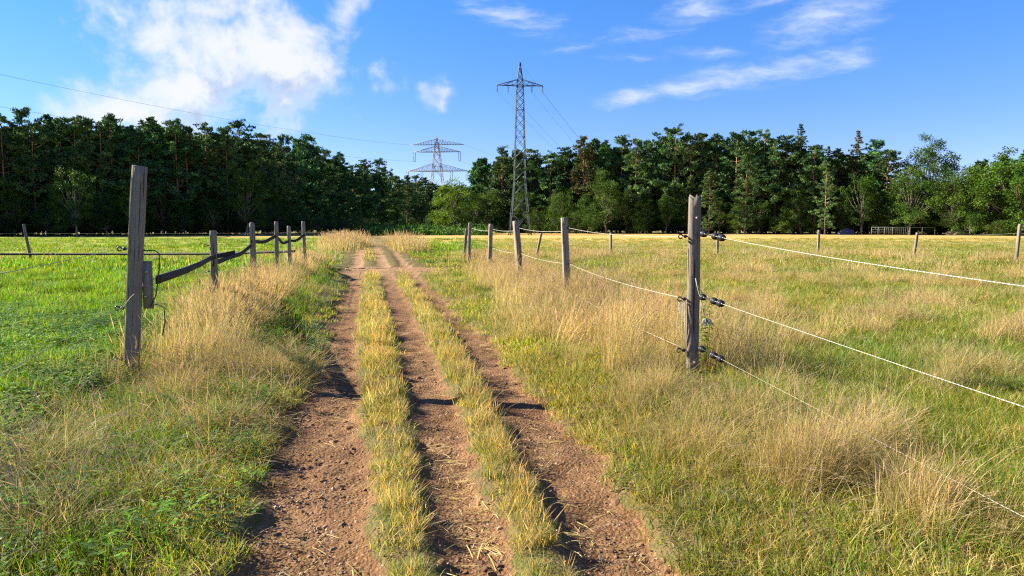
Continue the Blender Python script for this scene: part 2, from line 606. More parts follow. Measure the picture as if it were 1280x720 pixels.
def make_tuft(name, seed, n, rad, h, w, lean, curve, pal, heads=0.0, mixpal=None, mixp=0.0, segs=3, material=None, dirbias=(0, 0)):
    r = np.random.default_rng(seed)
    ang = r.random(n) * 2 * PI
    rr = rad * np.sqrt(r.random(n))
    bx, by = rr * np.cos(ang), rr * np.sin(ang)
    hh = h[0] + (h[1] - h[0]) * r.random(n) ** 1.2
    la = np.where(r.random(n) < 0.6, ang + r.normal(0, 0.7, n), r.random(n) * 2 * PI)
    le = lean * np.abs(r.normal(0.6, 0.5, n))
    cu = curve * np.abs(r.normal(0.6, 0.5, n))
    dx, dy = np.cos(la), np.sin(la)
    pal = np.array(pal)
    colr = pal[r.integers(0, len(pal), n)]
    if mixpal is not None:
        mp = np.array(mixpal)
        k = r.random(n) < mixp
        colr[k] = mp[r.integers(0, len(mp), k.sum())]
    colr = colr * r.uniform(0.68, 1.18, (n, 1))
    fa = r.random(n) * PI
    wx, wy = np.cos(fa), np.sin(fa)
    ww = w * r.uniform(0.6, 1.3, n)
    V, Cc = [], []
    for i in range(segs + 1):
        t = i / segs
        q = le * t + cu * t * t
        px = bx + dx * hh * q + dirbias[0] * hh * t * t
        py = by + dy * hh * q + dirbias[1] * hh * t * t
        pz = hh * t * (1 - 0.35 * np.minimum(q, 1.3) * t)
        wd = 0.5 * ww * (1 - t) ** 0.6 if i < segs else 0
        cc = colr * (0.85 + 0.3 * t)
        if i < segs:
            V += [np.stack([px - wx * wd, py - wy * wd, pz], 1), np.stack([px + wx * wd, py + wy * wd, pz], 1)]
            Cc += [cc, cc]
        else:
            V.append(np.stack([px, py, pz], 1))
            Cc.append(cc)
    base = np.arange(n)
    Q = [np.stack([base + 2 * i * n, base + (2 * i + 1) * n, base + (2 * i + 3) * n, base + (2 * i + 2) * n], 1) for i in range(segs - 1)]
    T = [np.stack([base + 2 * (segs - 1) * n, base + (2 * segs - 1) * n, base + 2 * segs * n], 1)]
    tip = V[-1]
    prev = 0.5 * (V[-3] + V[-2])
    k = np.where(r.random(n) < heads)[0]
    if len(k):
        d = (tip[k] - prev[k])
        d /= np.linalg.norm(d, axis=1, keepdims=True) + 1e-6
        L = (0.10 + 0.07 * r.random(len(k)))[:, None]
        hw = (w * .75 + 0.001)
        hc = np.array([0.52, 0.39, 0.25]) * r.uniform(0.7, 1.15, (len(k), 1))
        for sx, sy in ((1, 0), (0, 1)):
            off = np.array([[sx * hw, sy * hw, 0]])
            n0 = sum(len(v) for v in V)
            m_ = len(k)
            V += [tip[k] - d * L * 0.35, tip[k] + off, tip[k] + d * L, tip[k] - off]
            Cc += [hc] * 4
            b = np.arange(m_)
            Q.append(np.stack([n0 + b, n0 + m_ + b, n0 + 2 * m_ + b, n0 + 3 * m_ + b], 1))
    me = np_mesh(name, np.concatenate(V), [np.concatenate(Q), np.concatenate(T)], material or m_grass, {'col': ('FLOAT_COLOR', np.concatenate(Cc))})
    return bpy.data.objects.new(name, me)


def make_weed(name, seed, n, rad, h, leaf, pal):
    r = np.random.default_rng(seed)
    V, Q, Cc = [], [], []
    nv = 0
    pal = np.array(pal)
    for i in range(n):
        a, q = r.random() * 2 * PI, rad * math.sqrt(r.random())
        b = np.array([q * math.cos(a), q * math.sin(a), h[0] + (h[1] - h[0]) * r.random()])
        col = pal[r.integers(len(pal))] * r.uniform(0.75, 1.3)
        for j in range(3):
            t = a + j * 2.1 + r.random()
            d = np.array([math.cos(t), math.sin(t), r.uniform(-0.25, 0.35)])
            sd = np.array([-math.sin(t), math.cos(t), r.uniform(-.2, .2)])
            L = leaf * r.uniform(0.6, 1.25)
            V += [b, b + d * L * .5 + sd * L * .36, b + d * L, b + d * L * .5 - sd * L * .36]
            Cc += [col] * 4
            Q.append((nv, nv + 1, nv + 2, nv + 3))
            nv += 4
    me = np_mesh(name, V, [Q], m_weed, {'col': ('FLOAT_COLOR', np.array(Cc))})
    return bpy.data.objects.new(name, me)


def scatter_group(protos):
    grp = bpy.data.node_groups.new('scatter', 'GeometryNodeTree')
    grp.interface.new_socket(name='Geometry', in_out='INPUT', socket_type='NodeSocketGeometry')
    grp.interface.new_socket(name='Geometry', in_out='OUTPUT', socket_type='NodeSocketGeometry')
    n = grp.nodes
    gi, go = n.new('NodeGroupInput'), n.new('NodeGroupOutput')
    ci, ip = n.new('GeometryNodeCollectionInfo'), n.new('GeometryNodeInstanceOnPoints')
    c = bpy.data.collections.new('tufts')
    for p in protos:
        c.objects.link(p)
    ci.inputs['Collection'].default_value = c
    ci.inputs['Separate Children'].default_value = True
    ci.inputs['Reset Children'].default_value = True
    ip.inputs['Pick Instance'].default_value = True

    def na(name, ty):
        q = n.new('GeometryNodeInputNamedAttribute')
        q.data_type = ty
        q.inputs['Name'].default_value = name
        return q.outputs[0]
    L = grp.links
    L.new(gi.outputs[0], ip.inputs['Points'])
    L.new(ci.outputs[0], ip.inputs['Instance'])
    L.new(na('idx', 'INT'), ip.inputs['Instance Index'])
    L.new(na('rot', 'FLOAT_VECTOR'), ip.inputs['Rotation'])
    L.new(na('scl', 'FLOAT_VECTOR'), ip.inputs['Scale'])
    L.new(ip.outputs[0], go.inputs[0])
    return grp


def scatter(name, label, protos, P, scale, tint, tilt=0.12, cat=None, zs=None, sink=0.0):
    n = len(P)
    if n == 0:
        return
    z = height(P[:, 0], P[:, 1]) - sink
    rot = np.stack([rng.normal(0, tilt, n), rng.normal(0, tilt, n), rng.random(n) * 2 * PI], 1)
    scale = np.broadcast_to(scale, (n,))
    sv = np.stack([scale, scale, scale * (1 if zs is None else zs)], 1)
    me = np_mesh(name, np.stack([P[:, 0], P[:, 1], z], 1), [], None,
                 {'rot': ('FLOAT_VECTOR', rot), 'scl': ('FLOAT_VECTOR', sv), 'idx': ('INT', rng.integers(0, len(protos), n)), 'tint': ('FLOAT_VECTOR', tint)})
    o = link(name, me)
    md = o.modifiers.new('scatter', 'NODES')
    md.node_group = scatter_group(protos)
    tag(o, label, cat or 'grass', kind='stuff')
    return o


def candidates(y0, y1, rho, xa=None, xb=None):
    """random points of density rho per square metre in the strip y0..y1 that the camera (or one a step aside) sees"""
    def lim(y):
        return 0.80 * y + 1.6
    w = lim(y1)
    a = -w if xa is None else max(xa, -w)
    b = w if xb is None else min(xb, w)
    n = rng.poisson(max(0, (b - a) * (y1 - y0) * rho))
    x, y = rng.uniform(a, b, n), rng.uniform(y0, y1, n)
    k = np.abs(x) < lim(y)
    return np.stack([x[k], y[k]], 1)


def thin(P, p):
    return P[rng.random(len(P)) < p]


def tints(P, amp=0.2, warm=0.12, scale=1.3):
    n = len(P)
    b = 1 + amp * (fbm(P[:, 0], P[:, 1], scale, 3, 1) - 0.5) * 2 + rng.normal(0, amp * 0.35, n)
    wv = warm * (fbm(P[:, 0], P[:, 1], scale * 2.2, 3, 3) - 0.5) * 2 + rng.normal(0, warm * 0.4, n)
    return np.clip(np.stack([b * (1 + wv), b, b * (1 - wv * 0.6)], 1), 0.3, 2)


def lods(kind, seed, base, **kw):
    """near / middle / far variants of one kind of tuft"""
    res = []
    for lod, (nm, rm, wm) in enumerate(((1, 1, 1), (1.5, 2.0, 1.7), (2.3, 5, 4.2))):
        k = dict(base)
        k.update(kw)
        n, rad, w = int(k.pop('n') * nm), k.pop('rad') * rm, k.pop('w') * wm
        res.append([make_tuft('%s_tuft' % kind, seed + 10 * lod + i, n=n, rad=rad, w=w, **k) for i in range(5)])
    return res


T_LAWN = lods('lawn', 100, dict(n=34, rad=.10, h=(.05, .14), w=.0055, lean=.5, curve=.5, pal=GREEN, mixpal=OLIVE, mixp=.12))
T_MED = lods('olive', 200, dict(n=34, rad=.07, h=(.08, .24), w=.0038, lean=.22, curve=.30, pal=PALE, mixpal=STRAW, mixp=.38, heads=.06))
T_ROUGH = lods('rough', 250, dict(n=36, rad=.09, h=(.06, .20), w=.0042, lean=.45, curve=.5, pal=OLIVE[:3] + GREEN[:3], mixpal=STRAW, mixp=.26))
T_SHORT = lods('short', 300, dict(n=34, rad=.09, h=(.03, .11), w=.0045, lean=.6, curve=.6, pal=OLIVE + STRAW[:1], mixpal=GREEN[1:3], mixp=.3))
T_TALL = lods('tall', 400, dict(n=34, rad=.11, h=(.28, .78), w=.0030, lean=.16, curve=.30, pal=STRAW, mixpal=OLIVE, mixp=.25, heads=.22, segs=4, material=m_straw))
T_LUSH = lods('lush', 500, dict(n=30, rad=.10, h=(.12, .38), w=.0065, lean=.30, curve=.55, pal=DARK + GREEN[:2], mixpal=OLIVE, mixp=.2))
T_FRESH = lods('fresh', 550, dict(n=30, rad=.10, h=(.08, .26), w=.005, lean=.35, curve=.55, pal=GREEN[:2] + OLIVE[:3], mixpal=STRAW, mixp=.12))
T_FALL = lods('bent', 600, dict(n=38, rad=.13, h=(.18, .52), w=.0028, lean=.6, curve=.7, pal=STRAW, mixpal=OLIVE, mixp=.25, heads=.15, segs=4, material=m_straw))
T_WEED = [make_weed('weed', 700 + i, 26, .13, (.03, .15), .028, DARK + GREEN[:2]) for i in range(4)]
T_CLOV = [make_weed('clover', 720 + i, 40, .13, (.04, .14), .024, GREEN) for i in range(4)]

BANDS = ((1.6, 4.5, 0), (4.5, 9, 0), (9, 15, 1), (15, 24, 1), (24, 40, 2), (40, 62, 2), (62, 95, 2))


def grow(kind, name, label, T, rho, wfun, scale=(0.8, 1.2), amp=0.2, warm=0.12, bands=BANDS, xa=None, xb=None, cat='grass', zs=None, tscale=1.3, mul=(1, 1, 1), lean=(0.06, 0.0)):
    """rho: tufts per square metre in the seven bands; one stuff object per level of detail is avoided by pooling all variants"""
    by = {0: [], 1: [], 2: []}
    for (y0, y1, l), q in zip(bands, rho):
        if q <= 0:
            continue
        P = candidates(y0, y1, q, xa, xb)
        if len(P):
            P = thin(P, wfun(P[:, 0], P[:, 1]) * trodden(P[:, 0], P[:, 1]))
        by[l].append(P)
    protos, PP, idx, sc = [], [], [], []
    for l in (0, 1, 2):
        P = np.concatenate(by[l]) if by[l] else np.zeros((0, 2))
        if not len(P):
            continue
        idx.append(rng.integers(0, len(T[l]), len(P)) + len(protos))
        protos += T[l]
        PP.append(P)
        sc.append(rng.uniform(*scale, len(P)) * mul[l])
    if not PP:
        return
    for i, p in enumerate(protos):
        p.name = '%s_%03d' % (name, i)
    P, idx, sc = np.concatenate(PP), np.concatenate(idx), np.concatenate(sc)
    n = len(P)
    z = height(P[:, 0], P[:, 1]) - 0.01
    rz = rng.random(n) * 2 * PI
    lx = lean[0] + .30 * (vnoise(P[:, 0], P[:, 1], .9, 0) - .5) + rng.normal(0, .07, n)
    ly = lean[1] + .30 * (vnoise(P[:, 0], P[:, 1], .9, 1) - .5) + rng.normal(0, .07, n)
    rot = np.stack([-(-lx * np.sin(rz) + ly * np.cos(rz)), lx * np.cos(rz) + ly * np.sin(rz), rz], 1)
    zz = sc * (1 if zs is None else zs(P[:, 0], P[:, 1]))
    me = np_mesh(name, np.stack([P[:, 0], P[:, 1], z], 1), [], None,
                 {'rot': ('FLOAT_VECTOR', rot), 'scl': ('FLOAT_VECTOR', np.stack([sc, sc, zz], 1)), 'idx': ('INT', idx), 'tint': ('FLOAT_VECTOR', tints(P, amp, warm, tscale))})
    o = link(name, me)
    o.modifiers.new('scatter', 'NODES').node_group = scatter_group(protos)
    tag(o, label, cat, kind='stuff')
    return o


def clone(T):
    """copies of the tuft objects (shared meshes) so that every patch of grass has its own set"""
    return [[p.copy() for p in l] for l in T]


def trodden(x, y):
    """cropped patch at the foot of the two corner posts"""
    return 1 - .93 * np.exp(-((x + 3.85) / .30) ** 4 - ((y - 6.9) / .62) ** 4) - .93 * np.exp(-((x - 1.88) / .24) ** 4 - ((y - 6.9) / .62) ** 4)


def left_spots(x, y):
    return sum(a * np.exp(-((x - cx) / rx) ** 2 - ((y - cy) / ry) ** 2) for cx, cy, rx, ry, a in
               ((-2.25, 5.3, .40, .55, 1.3), (-3.25, 5.0, .6, .6, 1.5), (-3.1, 6.6, .5, .45, 1), (-2.7, 7.8, .5, .6, 1.1)))


def clump(x, y, sc=.30, lo=.42, hi=.60, k=0, lod_y=16):
    """grass stands in tussocks with gaps between them"""
    c = sstep(.65 * vnoise(x, y, sc, k) + .35 * vnoise(x, y, sc * 2.6, k + 1), lo, hi)
    c2 = sstep(vnoise(x, y, sc * 4, k), lo, hi)
    f = sstep(y, lod_y, lod_y * 1.6)
    return c * (1 - f) + c2 * f


def tus_h(x, y, sc=.5, lo=.6, hi=1.25):
    return lo + (hi - lo) * vnoise(x, y, sc, 3)


def dry_n(x, y, sc=1.1, k=1):
    return fbm(x, y, sc, 3, k)


# left pasture: short bright green
def w_lp(x, y):
    d = fence_l(y) - x
    return sstep(d, 0.1, 0.8)


grow('lawn', 'pasture_grass', 'bright green short pasture grass left of the left fence', clone(T_LAWN), (170, 150, 42, 22, 3.2, 1.2, 0.5), lambda x, y: np.maximum(w_lp(x, y), sstep(y, 34, 40) * (np.abs(track_s(x, y)) > 2.2) * (x < -2.5)), (0.8, 1.5), .5, .3, xb=0, tscale=.8, zs=lambda x, y: .45 + 1.5 * sstep(fbm(x, y, .7, 3, 2), .35, .65))
P = np.concatenate([thin(c, w_lp(c[:, 0], c[:, 1])) for c in (candidates(1.6, 6, 150, xb=0), candidates(6, 14, 80, xb=0))])
scatter('clover', 'small clover leaves among the bright green left pasture', [p.copy() for p in T_CLOV], P, rng.uniform(.8, 1.5, len(P)), tints(P, .3, .15), cat='clover')
# scattered dry stalks in the left pasture
grow('tall', 'pasture_stalks', 'thin pale dry stalks scattered in the green left pasture', clone(T_FALL), (2, 1.5, .8, .5, .12, .05, 0),
     lambda x, y: w_lp(x, y) * sstep(dry_n(x, y, 2.2, 2), .5, .65), (0.4, 0.7), xb=0)


# left verge
def w_lv(x, y):
    s, e, d = masks(x, y)
    return np.clip(1.12 - d, 0, 1) * (1 - .75 * np.exp(-((x + 3.8) / .5) ** 2 - ((y - 7.0) / .65) ** 2)) * sstep(e[0] - s - .75 * sstep(y, 22, 26), -0.25, 0.1) * (1 - sstep(fence_l(y) - x, 0.3, 0.9))


def tall_l(x, y):
    return tall_l0(x, y) * (.05 + .95 * clump(x, y, .36, .45, .56, 1))


def tall_l0(x, y):
    d = x - fence_l(y)            # 0 on the fence, grows to the track
    wid = np.clip(track_s(x, y) * 0 + edges(y)[0] + (0.47 - 0.2 * y) - fence_l(y), 0.5, 4)
    a = sstep(d, -0.45, 0.05) * (1 - sstep(d / wid, 0.42, 0.66))
    n = dry_n(x, y, 0.9, 1)
    near = sstep(y, 5.6, 8.0)
    return a * (near * (0.45 + 0.55 * sstep(n, 0.36, 0.52)) + (1 - near) * 0.55 * sstep(n, 0.49, 0.58)) * (1 - sstep(y, 33, 38)) * (1 - .95 * np.exp(-((x + 3.75) / .55) ** 2 - ((y - 7.05) / .7) ** 2))


grow('tall', 'tall_dry_grass', 'tall straw coloured grass along the left fence posts', clone(T_TALL), (60, 74, 24, 15, 2.6, 0, 0), tall_l, (0.75, 1.15), .25, .12, xb=0, lean=(.22, -.06), zs=lambda x, y: (0.5 + 0.5 * sstep(y, 5.2, 7.4)) * tus_h(x, y))
grow('bent', 'bent_dry_grass', 'bent dry grass leaning over the left verge of the track', clone(T_FALL), (380, 220, 26, 10, 0, 0, 0),
     lambda x, y: w_lv(x, y) * np.clip(np.maximum(sstep(edges(y)[0] - track_s(x, y), 0.4, 0.9) * sstep(dry_n(x, y, 0.8, 3), .55, .60), left_spots(x, y)) * clump(x, y, .26, .44, .58, 3), 0, 1), (0.65, 1.2), .25, .12, xb=0, lean=(.30, -.12), zs=lambda x, y: (0.75 + 0.35 * sstep(y, 5.0, 7.4)) * tus_h(x, y))
grow('lush', 'verge_grass', 'dark green grass between the left fence and the track', clone(T_LUSH), (120, 95, 30, 16, 1.8, 0, 0),
     lambda x, y: w_lv(x, y) * (0.05 + 0.95 * sstep(edges(y)[0] - track_s(x, y), 0.25, 0.7)), (0.45, .85), .35, .2, xb=0)
grow('short', 'verge_edge_grass', 'short worn grass along the left edge of the track', clone(T_SHORT), (160, 120, 26, 12, 1.6, .6, .3),
     lambda x, y: w_lv(x, y) * (1 - sstep(edges(y)[0] - track_s(x, y), 0.5, 1.1)), (0.7, 1.3), .3, .15, xb=0)
P = np.concatenate([thin(c, w_lv(c[:, 0], c[:, 1]) * sstep(dry_n(c[:, 0], c[:, 1], .35, 2), .42, .60)) for c in (candidates(1.6, 5, 42, xb=0), candidates(5, 11, 30, xb=0))])
scatter('weed', 'low broad leaved weeds in the shaded left verge', [p.copy() for p in T_WEED], P, rng.uniform(.7, 1.35, len(P)), tints(P, .3, .12), cat='weeds')


# the two grassy strips between the ruts
def w_med(x, y):
    s, e, d = masks(x, y)
    near = ((s > e[1] + .04) & (s < e[2] - .08)) | ((s > e[3] + .04) & (s < e[4] - .08))
    far = (np.abs(s - (e[1] + e[2]) / 2) < .12)
    return np.clip(1.15 - d, 0, 1) * np.where(y < 24.5, near, far * (y > 29) * .5) * (0.28 + 0.72 * sstep(dry_n(x, y, .38, 2), .40, .50))


grow('olive', 'strip_grass', 'dry olive grass on the two strips between the wheel ruts', clone(T_MED), (210, 230, 60, 36, 5, 1.5, 0.5), w_med, (0.55, 1.0), .22, .16, xb=1.5, tscale=.8,
     zs=lambda x, y: (0.8 + 0.2 * sstep(y, 4.5, 9)) * tus_h(x, y, .3, .6, 1.3))
grow('short', 'strip_green', 'short greener blades at the foot of the strips between the ruts', clone(T_SHORT), (240, 200, 50, 16, 1, 0, 0),
     lambda x, y: w_med(x, y) * (.35 + .65 * sstep(dry_n(x, y, .6, 0), .42, .55)), (0.7, 1.2), .25, .15, xb=1.5)


# right verge
def w_rv(x, y):
    s, e, d = masks(x, y)
    return np.clip(1.12 - d, 0, 1) * sstep(s - e[5] - .75 * sstep(y, 22, 26), -0.25, 0.1) * (1 - sstep(x - fence_r(y), 0.0, 0.8))


def tall_r(x, y):
    return tall_r0(x, y) * (.08 + .92 * clump(x, y, .36, .43, .55, 2))


def tall_r0(x, y):
    d = x - fence_r(y)
    n = dry_n(x, y, 1.0, 2)
    on = sstep(y, 6.4, 8.2) * (1 - sstep(y, 36, 40))
    wl = np.interp(y, [5, 8, 14, 22, 34], [-.5, -1.0, -1.15, -1.05, -.5])
    a = sstep(d, wl - .4, wl + .3) * (1 - sstep(d, 0.4, 1.5)) * on
    return a * (0.35 + 0.65 * sstep(n, 0.35, 0.5)) * (1 - 0.9 * np.exp(-((x - 1.9) / .6) ** 2 - ((y - 7.2) / 1.0) ** 2))


grow('tall', 'tall_pink_grass', 'tall pale pinkish dry grass around the right fence posts', clone(T_TALL), (0, 84, 40, 22, 3.6, 0, 0), tall_r, (0.75, 1.12), .22, .10, xa=-12, lean=(.16, 0), zs=tus_h)
grow('short', 'right_verge_grass', 'short olive grass along the right edge of the track', clone(T_SHORT), (190, 170, 42, 20, 2.6, .8, .4), w_rv, (0.8, 1.5), .3, .2, xa=-14, xb=4)
grow('lush', 'right_verge_green', 'greener grass between the track and the right fence', clone(T_LUSH), (30, 36, 12, 7, .8, 0, 0),
     lambda x, y: w_rv(x, y) * sstep(track_s(x, y) - edges(y)[5], .25, .9) * sstep(dry_n(x, y, 1.2, 0), .42, .6), (0.5, .85), .25, .22, xa=-12, xb=4)


grow('bent', 'right_verge_straw', 'pale bent straw tufts between the track and the right fence', clone(T_FALL), (120, 100, 40, 16, 0, 0, 0),
     lambda x, y: w_rv(x, y) * sstep(track_s(x, y) - edges(y)[5], .1, .5) * sstep(dry_n(x, y, .7, 1), .50, .58) * clump(x, y, .26, .44, .58, 2), (0.5, .95), .25, .12, xa=-8, xb=4, lean=(.2, -.05), zs=tus_h)
grow('tall', 'grassy_mound', 'dry grassy mound beside the far stretch of the track', clone(T_TALL), (0, 0, 0, 0, 0, 14, 10),
     lambda x, y: np.clip(1.2 * np.exp(-((track_s(x, y) + 2.3) / .8) ** 2 - ((y - 55) / 6) ** 2) + .5 * np.exp(-((track_s(x, y) - 2.1) / .4) ** 2 - ((y - 48) / 9) ** 2), 0, 1), (1.0, 1.6), .25, .1)
# right pasture: rough, with straw clumps
def w_rp(x, y):
    return sstep(x - np.maximum(fence_r(y), np.where(y > 34, -2.3, -99)), -0.3, 0.4)


grow('olive', 'rough_pasture', 'rough olive pasture grass right of the right fence', clone(T_ROUGH), (170, 150, 42, 24, 4.6, 1.9, .7), w_rp, (0.65, 1.15), .25, .24, xa=-6, tscale=1.8)
grow('short', 'pasture_green', 'fresh green patches in the rough right pasture', clone(T_FRESH), (75, 65, 20, 13, 2.0, .6, 0),
     lambda x, y: w_rp(x, y) * sstep(dry_n(x, y, 1.2, 0), .48, .56), (0.45, 1.0), .3, .3, xa=-6, tscale=1.8)


def straw_r(x, y):
    n = dry_n(x, y, 1.3, 3)
    n2 = vnoise(x, y, .75, 1)
    sel = sstep(n, .46, .56) * sstep(n2, .5, .68)
    fore = 1.5 * np.exp(-((x - 2.2) / .95) ** 2 - ((y - 4.5) / .8) ** 2) * sstep(n2, .3, .45) + 1.1 * np.exp(-((x - 1.4) / .4) ** 2 - ((y - 5.9) / .8) ** 2)
    return np.clip(np.maximum(.5 * sel * w_rp(x, y) * sstep(y, 5.5, 7.5), fore), 0, 1)


grow('bent', 'straw_clump', 'clumps of bleached straw in the rough right pasture', clone(T_FALL), (340, 260, 200, 120, 20, 4.5, .3), lambda x, y: straw_r(x, y) * clump(x, y, .34, .44, .60, 1, 24), (0.5, 1.0), .25, .10, xa=-3, lean=(.2, 0), zs=tus_h)
grow('tall', 'straw_stalk', 'upright dry stalks standing in the right pasture', clone(T_TALL), (190, 70, 40, 24, 4, .9, 0), lambda x, y: straw_r(x, y) * clump(x, y, .34, .44, .60, 1, 24), (0.5, .85), .25, .10, xa=-3, lean=(.15, 0), zs=tus_h)


# dry strip along the back fence and the clumps beside the track there
def back_y(x):
    return np.where(x < -9, 35.5 + (x + 9) * 0.08, np.interp(x, [-9, -2.3, 1.2, 5, 12, 17, 21, 24, 40], [35.5, 36, 37, 41, 41.5, 41, 38.5, 35, 30]))


def w_back(x, y):
    s = track_s(x, y)
    a = np.exp(-((y - back_y(x)) / 1.1) ** 2) * ((x > -2.2) | (s < -3.2)) * (0.35 + .65 * (x > -2.2))
    b = np.exp(-((s + 2.3) / .8) ** 2) * (sstep(y, 44, 50) - sstep(y, 62, 70)) + .6 * np.exp(-((s - 2.0) / .45) ** 2) * (sstep(y, 38, 44) - sstep(y, 70, 80))
    return np.clip(np.maximum(a * (0.35 + .65 * (fbm(x, y, 3, 2, 1) > .45)), b), 0, 1)


grow('tall', 'back_fence_grass', 'dry reddish grass strip along the far cross fence', clone(T_TALL), (0, 0, 0, 0, 4.0, 3.2, 1.6), w_back, (0.45, .8), .25, .14)

# loose straw, pebbles and clods on the track
m_stone, g, out = mat('pebble_stone')
oi = attr(g, 'tint', 'INSTANCER', 'Vector')
principled(g, out, g.mix(1.0, oi, g.mix(g.noise(None, 9, 3), (0.9, .9, .9), (1.1, 1.1, 1.1)), 'MULTIPLY'), 0.9)


def pebble(seed):
    r = random.Random(seed)
    bm = bmesh.new()
    bmesh.ops.create_icosphere(bm, subdivisions=1, radius=1)
    for v in bm.verts:
        v.co *= r.uniform(.72, 1.15)
        v.co.z *= .6
    me = bpy.data.meshes.new('pebble')
    bm.to_mesh(me)
    bm.free()
    me.materials.append(m_stone)
    return bpy.data.objects.new('pebble_%d' % seed, me)


def w_dirt(x, y):
    return masks(x, y)[2] ** 2


def w_gravel(x, y):
    s, e, d = masks(x, y)
    q = np.where((s > e[2] - .1) & (s < e[3] + .1), .35, 1.0)
    return np.sqrt(d) * q * (.25 + .75 * sstep(fbm(x, y, .7, 3, 0), .4, .6))


P = np.concatenate([thin(c, w_gravel(c[:, 0], c[:, 1])) for c in (candidates(1.6, 5, 900, -3, 2), candidates(5, 9, 450, -4, 2), candidates(9, 16, 90, -6, 1))])
n = len(P)
sz = np.clip(np.exp(rng.normal(-5.2, .45, n)), .003, .02)
base = np.array([(.22, .14, .08), (.29, .20, .13), (.17, .10, .06), (.36, .27, .19)])[rng.integers(0, 4, n)] * rng.uniform(.75, 1.15, (n, 1))
scatter('pebbles', 'small pebbles and gravel in the wheel ruts of the track', [pebble(i) for i in range(5)], P, sz, base, .5, 'pebbles', sink=-.001)
P = np.concatenate([thin(c, w_dirt(c[:, 0], c[:, 1]) * sstep(fbm(c[:, 0], c[:, 1], .5, 3, 1), .45, .6)) for c in (candidates(1.6, 5, 190, -3, 2), candidates(5, 9, 90, -4, 2))])
n = len(P)
scatter('soil_clods', 'crumbly brown soil clods in the ruts of the track', [pebble(20 + i) for i in range(4)], P, np.clip(np.exp(rng.normal(-4.2, .5, n)), .006, .035),
        np.array([(.145, .078, .04)]) * rng.uniform(.7, 1.25, (n, 1)), .4, 'soil', sink=.004)


def litter(name, seed):
    r = np.random.default_rng(seed)
    n = 9
    V, Q, Cc = [], [], []
    for i in range(n):
        a = r.random() * PI
        c0 = np.array([r.normal(0, .09), r.normal(0, .09), r.uniform(.004, .014)])
        d = np.array([math.cos(a), math.sin(a), r.normal(0, .04)]) * r.uniform(.015, .07)
        p = np.array([-math.sin(a), math.cos(a), .3]) * .0015
        m_ = c0 + np.array([0, 0, .004])
        o = len(V)
        V += [c0 - d - p, c0 - d + p, m_ - p, m_ + p, c0 + d - p, c0 + d + p]
        Q += [(o, o + 1, o + 3, o + 2), (o + 2, o + 3, o + 5, o + 4)]
        Cc += [np.array(STRAW[r.integers(5)]) * r.uniform(.8, 1.2)] * 6
    me = np_mesh(name, V, [Q], m_straw, {'col': ('FLOAT_COLOR', np.array(Cc))})
    return bpy.data.objects.new('%s_%d' % (name, seed), me)


P = np.concatenate([thin(c, w_dirt(c[:, 0], c[:, 1]) * sstep(fbm(c[:, 0], c[:, 1], .8, 3, 2), .38, .62)) for c in (candidates(1.6, 5, 55, -3, 2), candidates(5, 10, 28, -4, 2))])
scatter('straw_litter', 'loose dry straws lying on the bare track', [litter('straw', i) for i in range(5)], P, rng.uniform(.7, 1.6, len(P)), tints(P, .2, .05), .03, 'straw')

# ------------------------------------------------------------------ materials of built things
m_wood, g, out = mat('weathered_wood')
tc = g.new('ShaderNodeTexCoord').outputs['Object']
mp = g.new('ShaderNodeMapping')
mp.inputs['Scale'].default_value = (34, 34, 1.3)
g.put(mp.inputs['Vector'], tc)
gr = g.noise(mp.outputs[0], 1.6, 6, 0.65, 0.6)
mp2 = g.new('ShaderNodeMapping')
mp2.inputs['Scale'].default_value = (60, 60, 1.0)
g.put(mp2.inputs['Vector'], tc)
crk = g.smooth(g.noise(mp2.outputs[0], 1.1, 3, 0.5, 0.8), 0.60, 0.68)
blot = g.noise(tc, 5, 4, 0.6)
wc = g.mix(gr, (0.10, 0.083, 0.068), (0.31, 0.26, 0.215))
wc = g.mix(g.m('MULTIPLY', g.smooth(blot, .5, .7), .55), wc, (0.22, 0.155, 0.095))
wc = g.mix(crk, wc, (0.045, 0.036, 0.03))
wc = g.mix(g.m('MULTIPLY', g.smooth(g.noise(tc, 14, 3), .62, .70), .5), wc, (0.20, 0.22, 0.13))
ob = g.new('ShaderNodeObjectInfo').outputs['Random']
hs = g.new('ShaderNodeHueSaturation')
g.put(hs.inputs['Value'], g.m('ADD', .8, g.m('MULTIPLY', ob, .4)))
g.put(hs.inputs['Color'], wc)
principled(g, out, hs.outputs[0], 0.9, g.m('SUBTRACT', gr, g.m('MULTIPLY', crk, 1.5)), 0.9, 0.012, spec=.15)

m_black, g, out = mat('black_plastic')
principled(g, out, (0.014, 0.013, 0.016), 0.38, spec=.5)
m_rubber, g, out = mat('black_rubber_strap')
tc = g.new('ShaderNodeTexCoord').outputs['Object']
principled(g, out, g.mix(g.noise(tc, 12, 4), (0.008, 0.008, 0.008), (0.022, 0.02, 0.018)), 0.8, g.noise(tc, 30, 3), .5, .01)
m_steel, g, out = mat('dull_steel')
tc = g.new('ShaderNodeTexCoord').outputs['Object']
principled(g, out, g.mix(g.noise(tc, 20, 4), (0.30, 0.29, 0.28), (0.5, 0.49, 0.47)), 0.5, metal=.7)
m_rope, g, out = mat('white_polywire')
al = attr(g, 'along', out='Fac')
stripe = g.smooth(g.m('SINE', g.m('MULTIPLY', al, 2 * PI / 0.03)), -.2, .6)
principled(g, out, g.mix(stripe, (0.44, 0.41, 0.34), (0.18, 0.165, 0.14)), 0.7, stripe, .5, .002)
m_wire, g, out = mat('grey_wire')
principled(g, out, (0.15, 0.14, 0.12), 0.6)
m_oldrope, g, out = mat('frayed_cord')
tc = g.new('ShaderNodeTexCoord').outputs['Object']
